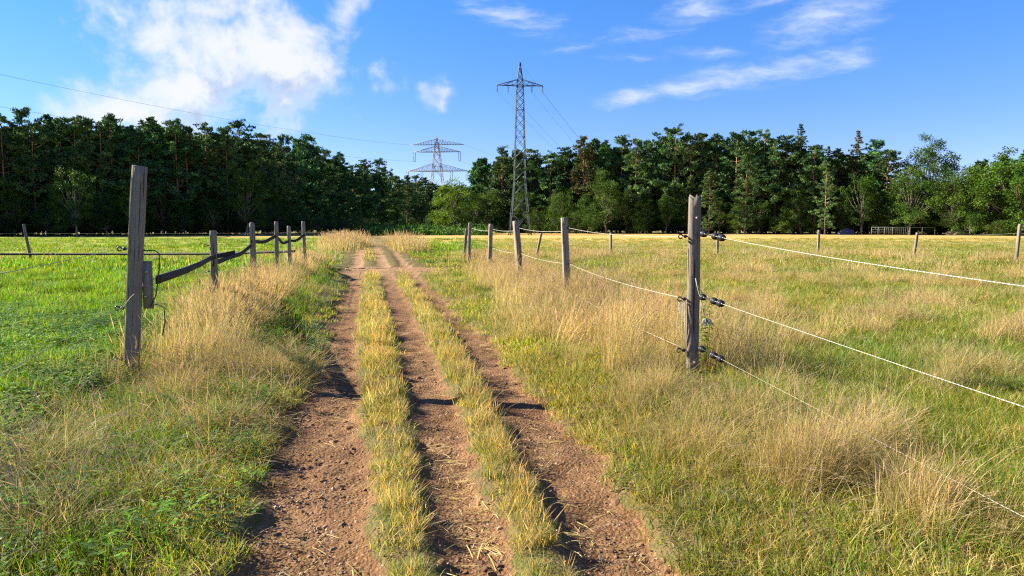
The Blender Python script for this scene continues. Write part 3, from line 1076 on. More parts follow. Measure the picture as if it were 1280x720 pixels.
principled(g, out, g.mix(g.noise(tc, 40, 3), (0.22, 0.25, 0.23), (0.36, 0.37, 0.33)), 0.9)
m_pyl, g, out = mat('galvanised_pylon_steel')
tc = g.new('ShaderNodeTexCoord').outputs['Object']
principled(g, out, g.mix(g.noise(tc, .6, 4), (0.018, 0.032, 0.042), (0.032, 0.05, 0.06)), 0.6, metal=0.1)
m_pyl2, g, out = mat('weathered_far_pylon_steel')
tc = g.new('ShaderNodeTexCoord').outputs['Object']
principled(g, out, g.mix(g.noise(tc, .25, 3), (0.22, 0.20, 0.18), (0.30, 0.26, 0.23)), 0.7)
m_cond, g, out = mat('dark_conductor')
principled(g, out, (0.10, 0.12, 0.15), 0.6)
m_glass, g, out = mat('insulator_porcelain')
principled(g, out, (0.10, 0.085, 0.075), 0.3)
m_bark, g, out = mat('pine_bark')
tc = g.new('ShaderNodeTexCoord').outputs['Object']
zz = g.sep(tc)[2]
mp = g.new('ShaderNodeMapping')
mp.inputs['Scale'].default_value = (5, 5, 1.2)
g.put(mp.inputs['Vector'], tc)
bn = g.noise(mp.outputs[0], 2, 5)
up = g.smooth(g.m('ADD', zz, g.m('MULTIPLY', bn, 5)), 8, 14)
principled(g, out, g.mix(bn, g.mix(up, (0.05, 0.038, 0.03), (0.20, 0.105, 0.06)), g.mix(up, (0.11, 0.085, 0.07), (0.32, 0.18, 0.10))), .95, bn, .6, .05)
m_bark2, g, out = mat('grey_bark')
tc = g.new('ShaderNodeTexCoord').outputs['Object']
bn = g.noise(tc, 4, 5)
principled(g, out, g.mix(bn, (0.10, 0.085, 0.065), (0.24, 0.21, 0.17)), .95, bn, .6, .05)
m_needle = leaf_mat('pine_needles', 0.15, 0.65, (1.2, 1.1, .5), .1, obj_var=1.0)
m_leaf = leaf_mat('broad_leaves', 0.30, 0.6, (1.3, 1.15, .4), .1, obj_var=.3)

# ------------------------------------------------------------------ fence posts


def post_mesh(r, hgt, w, d, jag=0.01, rough=0.004, sunk=0.35):
    nseg, k = 18, 12
    V, Q, T = [], [], []
    prof = []
    for j in range(k):                    # rounded square
        a = (j + .5) * 2 * PI / k
        c_, s_ = math.cos(a), math.sin(a)
        f = 1 / (abs(c_) ** 7 + abs(s_) ** 7) ** (1 / 7)
        prof.append((c_ * f * w / 2 * r.uniform(.95, 1.04), s_ * f * d / 2 * r.uniform(.95, 1.04)))
    bow = (r.uniform(-.012, .012), r.uniform(-.012, .012))
    grain = [r.uniform(-1, 1) * rough for _ in range(k)]
    tops = [-r.random() * jag for _ in range(k)]
    for i in range(nseg + 1):
        t = i / nseg
        z = -sunk + (hgt + sunk) * t
        b = math.sin(PI * t)
        for j, (x, y) in enumerate(prof):
            f = 1 + (grain[j] + r.uniform(-.5, .5) * rough) / (w / 2)
            f *= 1 - 0.05 * max(0, t - .9) * 10
            V.append((x * f + bow[0] * b, y * f + bow[1] * b, z + (tops[j] if i == nseg else (tops[j] * .4 if i == nseg - 1 else 0))))
    for i in range(nseg):
        for j in range(k):
            a, b = i * k + j, i * k + (j + 1) % k
            Q.append((a, b, b + k, a + k))
    V.append((0, 0, hgt - jag * .5))
    for j in range(k):
        T.append((nseg * k + j, nseg * k + (j + 1) % k, len(V) - 1))
    return np_mesh('post', V, [Q, T], m_wood, smooth=False)


def spool_mesh(r=.036, L=.05):
    """ribbed plastic insulator turned round the local x axis"""
    prof = [(-L * .95, .008), (-L * .9, .013), (-L * .55, .015), (-L * .5, r), (-L * .2, r), (-L * .15, r * .55), (L * .15, r * .55), (L * .2, r * .92), (L * .5, r * .92), (L * .55, .015), (L * .9, .013), (L * .95, .008)]
    k = 14
    V, Q = [], []
    for x, q in prof:
        for j in range(k):
            V.append((x, q * math.cos(2 * PI * j / k), q * math.sin(2 * PI * j / k)))
    for i in range(len(prof) - 1):
        for j in range(k):
            a, b = i * k + j, i * k + (j + 1) % k
            Q.append((a, a + k, b + k, b))
    return np_mesh('insulator', V, [Q, [tuple(range(k - 1, -1, -1))], [tuple(range((len(prof) - 1) * k, len(prof) * k))]], m_black, smooth=False)


SPOOL = spool_mesh()


def hook_mesh():
    """screw-in ring insulator: stem, collar and open ring, along local x"""
    b = MB()
    b.tube([(0, 0, 0), (.035, 0, 0)], .007, 8)
    b.tube([(.03, 0, 0), (.036, 0, 0), (.055, 0, 0), (.06, 0, 0)], [.012, .019, .019, .012], 10)
    pts = [(.075 + .022 * (1 - math.cos(a)), 0, .022 * math.sin(a)) for a in np.linspace(.5, 2 * PI - .5, 12)]
    b.tube(pts, .007, 7)
    b.tube([(.055, 0, 0), (.078, 0, .008)], .007, 7)
    V = np.concatenate(b.V)
    return np_mesh('hook', V, [b.Q, b.T], m_black)


HOOK = hook_mesh()


def make_post(label, group, x, y, hgt, w, d, rz, lean, seed, jag=.012, name='fence_post', rough=.004):
    """lean: (towards +x, towards +y) as tangents; the post's own z axis tilts"""
    root = empty(name, (x, y, h1(x, y)), 0)
    tag(root, label, 'fence post', group)
    M = Matrix(((1, 0, lean[0]), (0, 1, lean[1]), (-lean[0], -lean[1], 1)))
    q = M.normalized().to_quaternion() @ Matrix.Rotation(rz, 3, 'Z').to_quaternion()
    root.rotation_mode = 'XYZ'
    root.rotation_euler = q.to_euler()
    o = link('post', post_mesh(random.Random(seed), hgt, w, d, jag, rough), root)
    o.name = 'timber'
    bpy.context.view_layer.update()
    root['h'] = hgt
    return root


def wpt(root, z, off=(0, 0, 0)):
    """world point on a leaning post at height z above its base"""
    M = root.rotation_euler.to_matrix()
    return np.array(root.location + M @ Vector((0, 0, z))) + np.array(off, float)


def attach(root, me, name, p, d):
    """part of the post placed at world point p, local x along direction d"""
    o = link(name, me, root)
    d = Vector(d).normalized()
    W = Matrix.Translation(Vector(p)) @ d.to_track_quat('X', 'Z').to_matrix().to_4x4()
    B = Matrix.Translation(root.location) @ root.rotation_euler.to_matrix().to_4x4()
    o.matrix_local = B.inverted() @ W
    return o


GL, GR, GB = 'wooden posts of the left track fence', 'wooden posts of the right track fence', 'posts of the far cross fence'
L = []
for i, (x, y, hgt, w, d, rz, ln, lab) in enumerate((
        (-4.02, 7.5, 2.22, .150, .12, R(24), (.082, .0), 'tall grey weathered corner post with short plank bolted on, left of the track'),
        (-6.0, 14.5, 1.42, .14, .13, R(12), (.0, .0), 'grey post with the dark strap end poking out past it, second in the left row'),
        (-7.2, 20.0, 1.62, .145, .14, R(10), (.0, .0), 'grey post in left row where the sagging strap ends high, thin post close behind'),
        (-7.5, 23.0, 1.66, .13, .13, R(18), (.0, .0), 'left row post at the joint between two sagging dark straps'),
        (-8.4, 27.2, 1.58, .13, .13, R(5), (.0, .0), 'lower left row post standing in dry grass before the last one'),
        (-8.15, 28.4, 1.78, .14, .14, R(8), (-.03, .0), 'last left row post beside the track, highest of the distant ones'))):
    L.append(make_post(lab, GL, x, y, hgt, w, d, rz, ln, 11 + i, .012 if i else .008))
L.append(make_post('thin post just behind the third post of the left row', GL, -7.52, 20.9, 1.66, .10, .10, R(20), (.0, .0), 31, .02))
Rp = []
for i, (x, y, hgt, w, d, rz, ln, lab, jag) in enumerate((
        (1.90, 7.48, 1.87, .125, .12, R(-14), (-.006, .0), 'split topped dark corner post with three rows of black insulators, right of the track', .09),
        (1.07, 14.0, 1.72, .13, .13, R(8), (-.035, .0), 'bluish grey leaning post rising from tall dry grass, second in the right row', .012),
        (0.22, 20.0, 1.72, .155, .15, R(30), (-.07, .0), 'thick brown round topped post leaning left, third in the right row', .01),
        (-0.84, 27.0, 1.72, .15, .15, R(15), (.03, .0), 'straight grey post between the thick brown post and the far pair', .01),
        (-1.9, 32.0, 1.76, .135, .13, R(4), (.02, .0), 'taller post of the far pair at the end of the right row', .01),
        (-2.3, 34.5, 1.50, .14, .14, R(4), (.09, .0), 'shorter leaning post of the far pair, last in the right row', .03))):
    Rp.append(make_post(lab, GR, x, y, hgt, w, d, rz, ln, 51 + i, jag))
B = []
for i, (x, y, hgt, ln, lab) in enumerate((
        (-22.7, 34.0, 1.72, (-.16, 0), 'lone dark far post leaning left in the left pasture'),
        (1.25, 37.0, 1.30, (.20, 0), 'short far post leaning right between two right row posts'),
        (5.55, 40.5, 1.25, (.0, 0), 'dark slim upright far post behind tall dry grass'),
        (11.7, 41.0, 1.24, (.0, 0), 'thin far post just right of the split topped corner post'),
        (17.4, 41.0, 1.40, (.02, 0), 'slim upright far post in the middle of the right pasture'),
        (20.9, 37.5, 1.32, (.12, 0), 'far post leaning right in front of the pale railing'),
        (22.55, 32.2, 1.72, (.05, 0), 'far post nearest the right end of the cross fence'))):
    B.append(make_post(lab, GB, x, y, hgt, .12, .12, random.Random(i).uniform(0, .5), ln, 80 + i, .02))

# plank, bolts and insulators
pl = MB()
pl.box((0, 0, 0), (.10, .035, .50))
o = attach(L[0], np_mesh('plank', np.concatenate(pl.V), [pl.Q], m_wood), 'plank', wpt(L[0], .98, (.118, .03, 0)), (math.cos(R(24)), math.sin(R(24)), 0))
for dz in (-.12, .14):
    b = MB().tube([(0, 0, 0), (0, -.03, 0), (0, -.034, 0)], [.012, .012, .006], 6)
    attach(L[0], np_mesh('bolt', np.concatenate(b.V), [b.Q, b.T], m_steel), 'bolt', wpt(L[0], .98 + dz, (.118, .012, 0)), (1, 0, 0))
for z in (1.62, .12):
    b = MB().tube([(0, 0, 0), (0, -.008, 0), (0, -.012, 0)], [.012, .012, .005], 8)
    attach(Rp[0], np_mesh('bolt', np.concatenate(b.V), [b.Q, b.T], m_steel), 'bolt', wpt(Rp[0], z, (.005, -.066, 0)), (1, 0, 0))

# ------------------------------------------------------------------ fence wires and straps


def sagline(a, b, sag, n=24):
    t = np.linspace(0, 1, n)
    P = np.outer(1 - t, a) + np.outer(t, b)
    P[:, 2] -= sag * 4 * t * (1 - t)
    return P


def wire(name, a, b, sag, r, m, label, cat='fence wire', group=None, n=24, k=5):
    o = MB().tube(sagline(np.array(a, float), np.array(b, float), sag, n), r, k).build(name, m, smooth=True)
    tag(o, label, cat, group)
    return o


GW = 'white wires of the right track fence'
GWL = 'thin wires of the left track fence'
ends = ((1.46, (2.72, -2.2, 1.34), .10, 'uppermost'), (.81, (2.72, -2.2, .74), .02, 'middle'), (.27, (2.9, -2.2, .16), .0, 'lowest'))
for z, e, sag, w_ in ends:
    a = wpt(Rp[0], z, (.06, -.05, 0))
    d = np.array(e) - a
    d[2] -= 4 * sag
    d /= np.linalg.norm(d)
    st_ = a + d * .62
    link_ = MB().tube([a - np.array([.05, 0, 0]) * 0, st_], .006, 6)
    attach(Rp[0], np_mesh('insulator_rod', np.concatenate(link_.V) - a, [link_.Q, link_.T], m_black), 'insulator_rod', a, (1, 0, 0))
    for s_ in (.07, .40, .57):
        attach(Rp[0], SPOOL, 'insulator', a + d * s_, d)
    wire('fence_wire', st_, e, sag, (.0026 if z > 1 else .0022) if z > .5 else .0014, m_rope, '%s white twisted wire running from the corner post towards the viewer, right side' % w_, group=GW, n=40, k=6)
    attach(Rp[0], HOOK, 'insulator', wpt(Rp[0], z - .03, (-.055, -.01, 0)), (-1, -.15, 0))
hz = {0: {}, 1: {}}
names = ('corner post', 'second post', 'third post', 'fourth post', 'fifth post')
for i in range(5):
    for z, w_ in ((1.46, 'top'), (.82, 'middle'), (.30, 'bottom')):
        if z < .5 and i > 2 or (z < 1 and i > 2):
            continue
        a = wpt(Rp[i], z - .03, (-.12, -.02, 0)) if i == 0 else wpt(Rp[i], z, (.075, -.03, 0))
        b = wpt(Rp[i + 1], z + (.06 if z > 1 else 0), (.075, -.03, 0))
        wire('fence_wire', a, b, .05, .003 + .0011 * i, m_rope, '%s wire between the %s and the next post of the right row' % (w_, names[i]), group=GW)
        if i < 3 or z > 1:
            attach(Rp[i + 1], HOOK, 'insulator', wpt(Rp[i + 1], z + (.06 if z > 1 else 0), (.03, -.04, 0)), (.9, -.4, 0))
# left corner post: three wires towards the viewer
for z, e, sag, w_ in ((1.36, (-1.5, -1.2, 1.27), .03, 'uppermost'), (.74, (-1.5, -1.2, .68), .06, 'middle'), (.20, (-1.5, -1.2, .12), .0, 'lowest')):
    a = wpt(L[0], z, (-.16, -.04, 0))
    wire('fence_wire', a, e, sag, .0024, m_wire, '%s thin dark wire running from the left corner post towards the viewer' % w_, group=GWL, n=40)
    attach(L[0], HOOK, 'insulator', wpt(L[0], z, (-.065, -.02, 0)), (-1, -.1, 0))
for i, (ia, ib) in enumerate(((1, 2), (2, 3), (3, 4), (4, 5))):
    wire('fence_wire', wpt(L[ia], 1.28, (.07, -.05, 0)), wpt(L[ib], 1.40, (.07, -.05, 0)), .03, .005, m_wire, 'thin upper wire between left row posts, %s span from the front' % ('first', 'second', 'third', 'last')[i], group=GWL)
for i, z in ((1, 1.12), (1, .60), (2, 1.3), (3, 1.3), (4, 1.3), (5, 1.4)):
    attach(L[i], HOOK, 'insulator', wpt(L[i], z, (-.06, -.02, 0)), (-1, -.2, 0))
# far cross fence
GC = 'wires of the far cross fence'
bl = [np.array((-60, 32.0, 1.25)), wpt(B[0], 1.28, (0, -.07, 0)), np.array((-8.2, 36.0, 1.32))]
for i in range(2):
    wire('fence_wire', bl[i], bl[i + 1], .04, .008, m_wire, 'far pale wire across the left pasture, %s the leaning far post' % ('left of', 'right of')[i], group=GC)
br = [wpt(B[1], 1.25)] + [wpt(b, 1.15) for b in B[2:6]] + [wpt(B[6], 1.3), np.array((32, 27.0, 1.2))]
for i in range(6):
    wire('fence_wire', br[i] + (0, -.06, 0), br[i + 1] + (0, -.06, 0), .04, .006, m_wire, 'far thin wire of the right pasture, span %s' %
         ('from the short leaning post', 'behind the tall dry grass', 'right of the split topped corner post', 'in the middle of the pasture', 'at the far post leaning right', 'beyond the rightmost far post')[i], group=GC)

# dark straps of the left row
GS = 'dark rubber straps of the left fence'


def strap(pts, label, w=.055, th=.012):
    P = np.array(pts, float)
    t = np.linspace(0, len(P) - 1, 8 * (len(P) - 1) + 1)
    Q = np.stack([np.interp(t, np.arange(len(P)), P[:, i]) for i in range(3)], 1)
    for _ in range(3):
        Q[1:-1] = (Q[:-2] + 2 * Q[1:-1] + Q[2:]) / 4
    o = MB()
    V, q, n = [], [], 0
    for i, p in enumerate(Q):
        tn = Q[min(i + 1, len(Q) - 1)] - Q[max(i - 1, 0)]
        sd = np.cross(tn, (0, 0, 1.0))
        sd /= np.linalg.norm(sd)
        up = np.cross(sd, tn)
        up /= np.linalg.norm(up)
        V += [p + sd * th + up * w, p - sd * th + up * w, p - sd * th - up * w, p + sd * th - up * w]
        if i:
            for j in range(4):
                a, b = (i - 1) * 4 + j, (i - 1) * 4 + (j + 1) % 4
                q.append((a, b, b + 4, a + 4))
    k = len(V)
    q += [(3, 2, 1, 0), (k - 4, k - 3, k - 2, k - 1)]
    ob = link('rubber_strap', np_mesh('rubber_strap', V, [q], m_rubber))
    tag(ob, label, 'strap', GS)


f = lambda i, z, o=(0, -.09, 0): wpt(L[i], z, o)
p0, p1 = wpt(L[0], 1.03, (.19, .07, 0)), f(1, .86)
strap([p0, p0 * .66 + p1 * .34 + (0, 0, -.02), p0 * .33 + p1 * .67 + (0, 0, -.01), p1 + (0, 0, .03), p1 + (.22, .6, .10)], 'long dark strap from the plank of the corner post to the second post', .045)
p2, p3, p4, p5 = f(2, 1.02), f(3, 1.2), f(4, 1.0), f(5, 1.22)
strap([p1 + (.02, -.03, -.10), p1 * .66 + p2 * .34 + (0, 0, -.10), p1 * .33 + p2 * .67 + (0, 0, -.13), p2], 'dark strap sagging between the second and third posts of the left row', .05)
strap([p2 + (0, 0, .10), (p2 + p3) / 2 + (0, 0, -.06), p3], 'dark strap sagging between the third and fourth left row posts', .05)
strap([p3 + (0, -.02, .03), (p3 + p4) / 2 + (0, 0, -.16), p4], 'dark strap drooping before the lower post of the left row', .05)
strap([p4 + (0, -.02, .03), (p4 + p5) / 2 + (0, 0, -.10), p5 + (0.05, 0, .04)], 'short dark strap rising to the last post of the left row', .05)
strap([(-45, 33.6, .33), (-34, 33.7, .30), (-22.75, 33.88, .30), (-17, 32.5, .36), (-12.5, 30.6, .44), (-8.6, 28.6, .62)], 'long low dark strap along the far edge of the left pasture', .05)

# black lead on the left corner post, cords on the right corner post
lead = [wpt(L[0], 1.34, (.07, -.02, 0)), wpt(L[0], 1.345, (.20, -.02, 0)), wpt(L[0], 1.31, (.25, -.02, 0)), wpt(L[0], 1.15, (.255, -.02, 0)), wpt(L[0], .88, (.235, -.02, 0)), wpt(L[0], .76, (.185, -.02, 0)),
        wpt(L[0], .78, (.24, -.02, 0)), wpt(L[0], .75, (.32, -.02, 0)), wpt(L[0], .60, (.34, -.02, 0)), wpt(L[0], .45, (.32, -.02, 0))]
o = MB().tube(lead, .006, 6).build('electric_lead', m_black, smooth=True)
tag(o, 'thin black cable hanging in a bend beside the left corner post', 'cable')
tw = [wpt(L[0], .70, (-.10, -.10, 0)), wpt(L[0], .86, (.02, -.12, 0)), wpt(L[0], .98, (.12, -.06, 0)), wpt(L[0], 1.06, (.22, -.0, 0))]
tag(MB().tube(tw, .004, 5).build('tie_wire', m_wire, smooth=True), 'pale tie wire slanting across the left corner post', 'wire')
r_ = random.Random(4)
b = MB()
b.tube([wpt(Rp[0], 1.0, (.0, -.072, 0)), wpt(Rp[0], .9, (.02, -.078, 0)), wpt(Rp[0], .78, (.055, -.08, 0)), wpt(Rp[0], .66, (.085, -.082, 0)), wpt(Rp[0], .58, (.105, -.084, 0))], .005, 6)
b.tube([wpt(Rp[0], .93, (.015, -.076, 0)), wpt(Rp[0], .84, (.075, -.085, 0)), wpt(Rp[0], .80, (.06, -.08, 0))], .004, 5)
for i in range(26):
    p = wpt(Rp[0], .585, (.105, -.084, 0))
    e = p + np.array([r_.uniform(-.045, .085), r_.uniform(-.04, .04), r_.uniform(-.11, -.04)])
    b.tube([p, (p + e) / 2 + np.array([r_.uniform(-.015, .015), 0, .012]), e], [.004, .0035, .002], 4)
tag(b.build('frayed_cord', m_oldrope), 'pale green frayed cord hanging on the split topped corner post', 'cord')
b = MB()
for dx in (-.035, .0, .02):
    b.tube([wpt(Rp[0], .77, (-.12 + dx, -.02, 0)), wpt(Rp[0], .5, (-.125 + dx * 1.5, -.03, 0)), wpt(Rp[0], .24, (-.12 + dx, -.02, 0))], .0028, 4)
tag(b.build('hanging_strands', m_oldrope), 'pale strands strung between left side insulators of the split topped post', 'cord')

# ------------------------------------------------------------------ power pylons and lines


def pylon(label, base, H, arms, w0, waist_z, w1, mat_, r, rz=0.0, splay=None):
    """arms: list of (z, half length, rise, [insulator offsets], insulator length)"""
    root = empty('power_pylon', (base[0], base[1], 0), rz)
    tag(root, label, 'power pylon')

    def hw(z):
        if splay and z < splay[0]:
            return np.interp(z, [0, splay[0]], [w0 / 2, splay[1] / 2])
        if splay:
            return np.interp(z, [splay[0], waist_z, H], [splay[1] / 2, w1 / 2, .06])
        return np.interp(z, [0, waist_z, H], [w0 / 2, w1 / 2, .08])
    zs = [0]
    while zs[-1] < H - .9:
        zs.append(zs[-1] + max(1.0, hw(zs[-1]) * 2.1))
    zs[-1] = H
    cor = [(1, 1), (1, -1), (-1, -1), (-1, 1)]
    for cx, cy in cor:
        b = MB()
        b.tube([(cx * hw(z), cy * hw(z), z) for z in zs], [r * 1.5] * len(zs), 4)
        b.build('leg', mat_, root)
    b = MB()
    for i in range(len(zs) - 1):
        z0, z1 = zs[i], zs[i + 1]
        for j in range(4):
            a, c_ = cor[j], cor[(j + 1) % 4]
            b.bar((a[0] * hw(z0), a[1] * hw(z0), z0), (c_[0] * hw(z1), c_[1] * hw(z1), z1), r)
            b.bar((c_[0] * hw(z0), c_[1] * hw(z0), z0), (a[0] * hw(z1), a[1] * hw(z1), z1), r)
            if i == 0 or i % 3 == 0:
                b.bar((a[0] * hw(z1), a[1] * hw(z1), z1), (c_[0] * hw(z1), c_[1] * hw(z1), z1), r)
    b.build('bracing', mat_, root)
    pts = []
    for (z, half, rise, ins, il) in arms:
        b = MB()
        wd = hw(z)
        for sx in (-1, 1):
            tip = (sx * half, 0, z)
            for cy in (-1, 1):
                b.bar((sx * wd * .0, cy * wd, z), tip, r * 1.5)
                b.bar((sx * hw(z + rise), cy * hw(z + rise), z + rise), tip, r * 1.1)
            n = max(3, int(half / 1.4))
            for i in range(1, n):
                t, t2 = i / n, (i + .5) / n
                y_ = wd * (1 - t)
                x_ = sx * half * t
                zt = z + rise * (1 - t)
                for cy in (-1, 1):
                    b.bar((x_, cy * y_, z), (x_, cy * y_ * .9, zt), r * .7)
                    b.bar((x_, cy * y_, z), (sx * half * (i - 1) / n, cy * wd * (1 - (i - 1) / n), z + rise * (1 - (i - 1) / n)), r * .7)
                b.bar((x_, -y_, z), (x_, y_, z), r * .7)
        b.build('crossarm', mat_, root)
        for x_ in ins:
            b = MB()
            if il > 2:                                    # pair of long rods with a yoke
                for dx in (-.55, .55):
                    b.tube([(x_ + dx, 0, z), (x_ + dx * .8, 0, z - il)], .13, 5)
                b.bar((x_ - .6, 0, z - il), (x_ + .6, 0, z - il), .12)
            else:
                zz_ = np.linspace(z, z - il, 9)
                b.tube([(x_, 0, q) for q in zz_], [.05 if i % 2 else .12 for i in range(9)], 7)
            b.build('insulator', m_glass, root)
            pts.append((x_, z - il))
        for x_ in () if ins else (-half, half):
            pts.append((x_, z))
    pts.append((0, H))
    M = Matrix.Rotation(rz, 3, 'Z')
    return [np.array(M @ Vector((x_, 0, z)) + Vector((base[0], base[1], 0))) for x_, z in pts]


def at_px(u, v, Y):
    d = px_dir(u, v)
    k = Y / d[1]
    return np.array((d[0] * k, Y, CAM_H + d[2] * k))


YN = 128.0
top = at_px(650, 78, YN)
za = at_px(650, 107, YN)[2]
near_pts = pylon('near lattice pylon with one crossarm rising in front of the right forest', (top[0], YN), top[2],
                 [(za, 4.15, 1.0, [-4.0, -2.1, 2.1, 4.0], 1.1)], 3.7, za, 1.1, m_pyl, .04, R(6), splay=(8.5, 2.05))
YF = 400.0
ft = at_px(546, 171, YF)
fz = [at_px(546, v, YF)[2] for v in (181, 190, 214)]
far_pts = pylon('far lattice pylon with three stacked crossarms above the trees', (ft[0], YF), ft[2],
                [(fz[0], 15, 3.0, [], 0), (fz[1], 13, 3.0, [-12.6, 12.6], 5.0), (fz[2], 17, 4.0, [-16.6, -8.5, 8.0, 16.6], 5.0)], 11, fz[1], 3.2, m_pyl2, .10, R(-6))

GP = 'power lines strung to the near pylon'
NEXT = np.array((105.0, 520.0))
d2 = NEXT - np.array((top[0], YN))
pd = np.array((d2[1], -d2[0])) / np.linalg.norm(d2)
for p, off, w_ in zip(near_pts, (-4.0, -2.1, 2.1, 4.0, 0), ('left arm end', 'inner left arm', 'inner right arm', 'right arm end', 'tip')):
    q = np.array((NEXT[0] + pd[0] * off, NEXT[1] + pd[1] * off, p[2] - 4))
    wire('power_line', p, q, 9.5, .02, m_cond, 'power line leading right from the %s of the near pylon' % w_, 'power line', GP, n=40, k=4)
GP2 = 'power lines strung to the far pylon'
dv = np.array((-.36, -.933))
for i, p in enumerate(far_pts):
    if i >= 8:
        continue
    for sg, L_, w_ in ((1, 330, 'towards the left'), (-1, 330, 'towards the right trees')):
        q = p.copy()
        q[:2] += dv * L_ * sg
        nm = ('left tip of top arm', 'right tip of top arm', 'left end of middle arm', 'right end of middle arm', 'left end of low arm', 'inner left of low arm', 'inner right of low arm', 'right end of low arm')[i]
        if sg > 0 and i not in (0, 2, 4):
            continue
        if sg < 0 and i not in (1, 3, 7):
            continue
        wire('power_line', p, q, 5, .036, m_cond, 'power line from %s of the far pylon %s' % (nm, w_), 'power line', GP2, n=60, k=4)

# ------------------------------------------------------------------ trees
NEED = np.array([(0.038, 0.090, 0.031), (0.054, 0.120, 0.036), (0.082, 0.152, 0.038), (0.040, 0.082, 0.035)])
NEED_B = np.array([(0.085, 0.075, 0.03), (0.06, 0.08, 0.026), (0.10, 0.075, 0.035)])
LEAF = np.array([(0.034, 0.074, 0.011), (0.047, 0.094, 0.013), (0.066, 0.115, 0.016), (0.030, 0.060, 0.011)])


def spray(r, centers, radii, per, L, w, pal, flat=.6, up=.25):
    """many small leaf faces spread through clumps"""
    C_ = np.repeat(centers, per, 0)
    rd = np.repeat(radii, per)
    n = len(C_)
    d = r.normal(0, 1, (n, 3))
    d /= np.linalg.norm(d, axis=1, keepdims=True)
    rad = (r.random(n) ** .45)[:, None] * rd[:, None]
    p = C_ + d * rad * np.array([1, 1, flat])
    ax = d + r.normal(0, .7, (n, 3))
    ax[:, 2] += up
    ax /= np.linalg.norm(ax, axis=1, keepdims=True)
    sd = np.cross(ax, r.normal(0, 1, (n, 3)))
    sd /= np.linalg.norm(sd, axis=1, keepdims=True) + 1e-6
    l = L * r.uniform(.6, 1.4, (n, 1))
    ww = w * r.uniform(.6, 1.3, (n, 1))
    V = np.stack([p - ax * l * .5, p + sd * ww * .5, p + ax * l * .5, p - sd * ww * .5], 1).reshape(-1, 3)
    Q = np.arange(4 * n).reshape(n, 4)
    cl = pal[r.integers(0, len(pal), len(centers))] * r.uniform(.7, 1.35, (len(centers), 1))
    col = np.repeat(cl, per, 0) * r.uniform(.8, 1.2, (n, 1))
    return V, Q, np.repeat(col, 4, 0)


def trunk_tubes(b, pts, rad, k=7):
    b.tube(pts, rad, k)


def pine(seed, H=20.0, low=.34, wid=2.9, pal=NEED, dens=1.0, leafk=1.0):
    """Scots pine: bare lower trunk, layered clumpy crown with gaps"""
    r = np.random.default_rng(seed)
    bend = r.normal(0, .35, 2)
    ax = lambda z: np.array([bend[0] * math.sin(z / H * 3), bend[1] * math.sin(z / H * 2.4), z])
    b = MB()
    zs = np.linspace(-.3, H * .97, 12)
    b.tube([ax(z) for z in zs], np.interp(zs, [0, H * .3, H], [.25, .19, .04]), 7)
    cs, rs = [], []
    z = H * low
    while z < H * .985:
        t = (z / H - low) / (1 - low)
        Lm = wid * (0.55 + .75 * math.sin(min(1, t * 1.25 + .12) * PI) ** .8 if t < .62 else np.interp(t, [.62, .85, 1], [1.10, .72, .24]))
        for k in range(r.integers(3, 6)):
            if r.random() < .12:
                continue
            a = r.random() * 2 * PI
            L = Lm * r.uniform(.45, 1.12)
            rise = r.uniform(.05, .45) + .35 * t
            p0 = ax(z)
            e = p0 + np.array([math.cos(a) * L, math.sin(a) * L, L * rise])
            mid = (p0 + e) / 2 - np.array([0, 0, .08 * L])
            b.tube([p0, mid, e], [.06 * (1.15 - t), .045 * (1.1 - t), .015], 4, cap=False)
            m_ = max(2, int(L * 1.45))
            for q in range(m_):
                f_ = .42 + .6 * (q + r.random()) / m_
                pt = p0 + (e - p0) * f_ + r.normal(0, .22, 3)
                cs.append(pt)
                rs.append(r.uniform(.5, .85) * (1 - .25 * t))
        z += r.uniform(.55, 1.05) * (1.05 - .35 * t)
    for q in range(4):
        cs.append(ax(H - .4) + r.normal(0, .28, 3))
        rs.append(.42)
    for z in r.uniform(H * .03, H * (low + .05), 5):              # dead snags below the crown
        a = r.random() * 2 * PI
        b.tube([ax(z), ax(z) + np.array([math.cos(a), math.sin(a), -.1]) * r.uniform(.5, 1.4)], [.03, .01], 4, cap=False)
    V, Q, cc = spray(r, np.array(cs), np.array(rs), int(24 * dens), .55 * leafk, .20 * leafk, pal, .55, .45)
    tm = np_mesh('trunk', np.concatenate(b.V), [b.Q, b.T], m_bark)
    cm = np_mesh('crown', V, [Q], m_needle, {'col': ('FLOAT_COLOR', cc)})
    return tm, cm


def spruce(seed, H=20.0, wid=3.0, pal=NEED, low=.06):
    r = np.random.default_rng(seed)
    b = MB()
    zs = np.linspace(-.3, H, 8)
    b.tube([(0, 0, z) for z in zs], np.interp(zs, [0, H], [.24, .02]), 6)
    cs, rs = [], []
    z = H * low
    while z < H:
        t = z / H
        Lm = min(wid, .46 * (H - z) + .12)
        for k in range(6):
            a = r.random() * 2 * PI
            L = Lm * r.uniform(.6, 1.1)
            p0 = np.array([0, 0, z])
            e = p0 + np.array([math.cos(a) * L, math.sin(a) * L, -.22 * L * (1 - t) + .1])
            b.tube([p0, e], [.035, .01], 3, cap=False)
            for q in range(max(1, int(L * 1.6))):
                f_ = (q + r.random()) / max(1, int(L * 1.6))
                cs.append(p0 + (e - p0) * (.15 + .85 * f_))
                rs.append(.22 + .2 * (1 - t))
        z += .62 - .22 * t
    V, Q, cc = spray(r, np.array(cs), np.array(rs), 14, .5, .16, pal, .5, -.25)
    return np_mesh('trunk', np.concatenate(b.V), [b.Q, b.T], m_bark), np_mesh('crown', V, [Q], m_needle, {'col': ('FLOAT_COLOR', cc)})


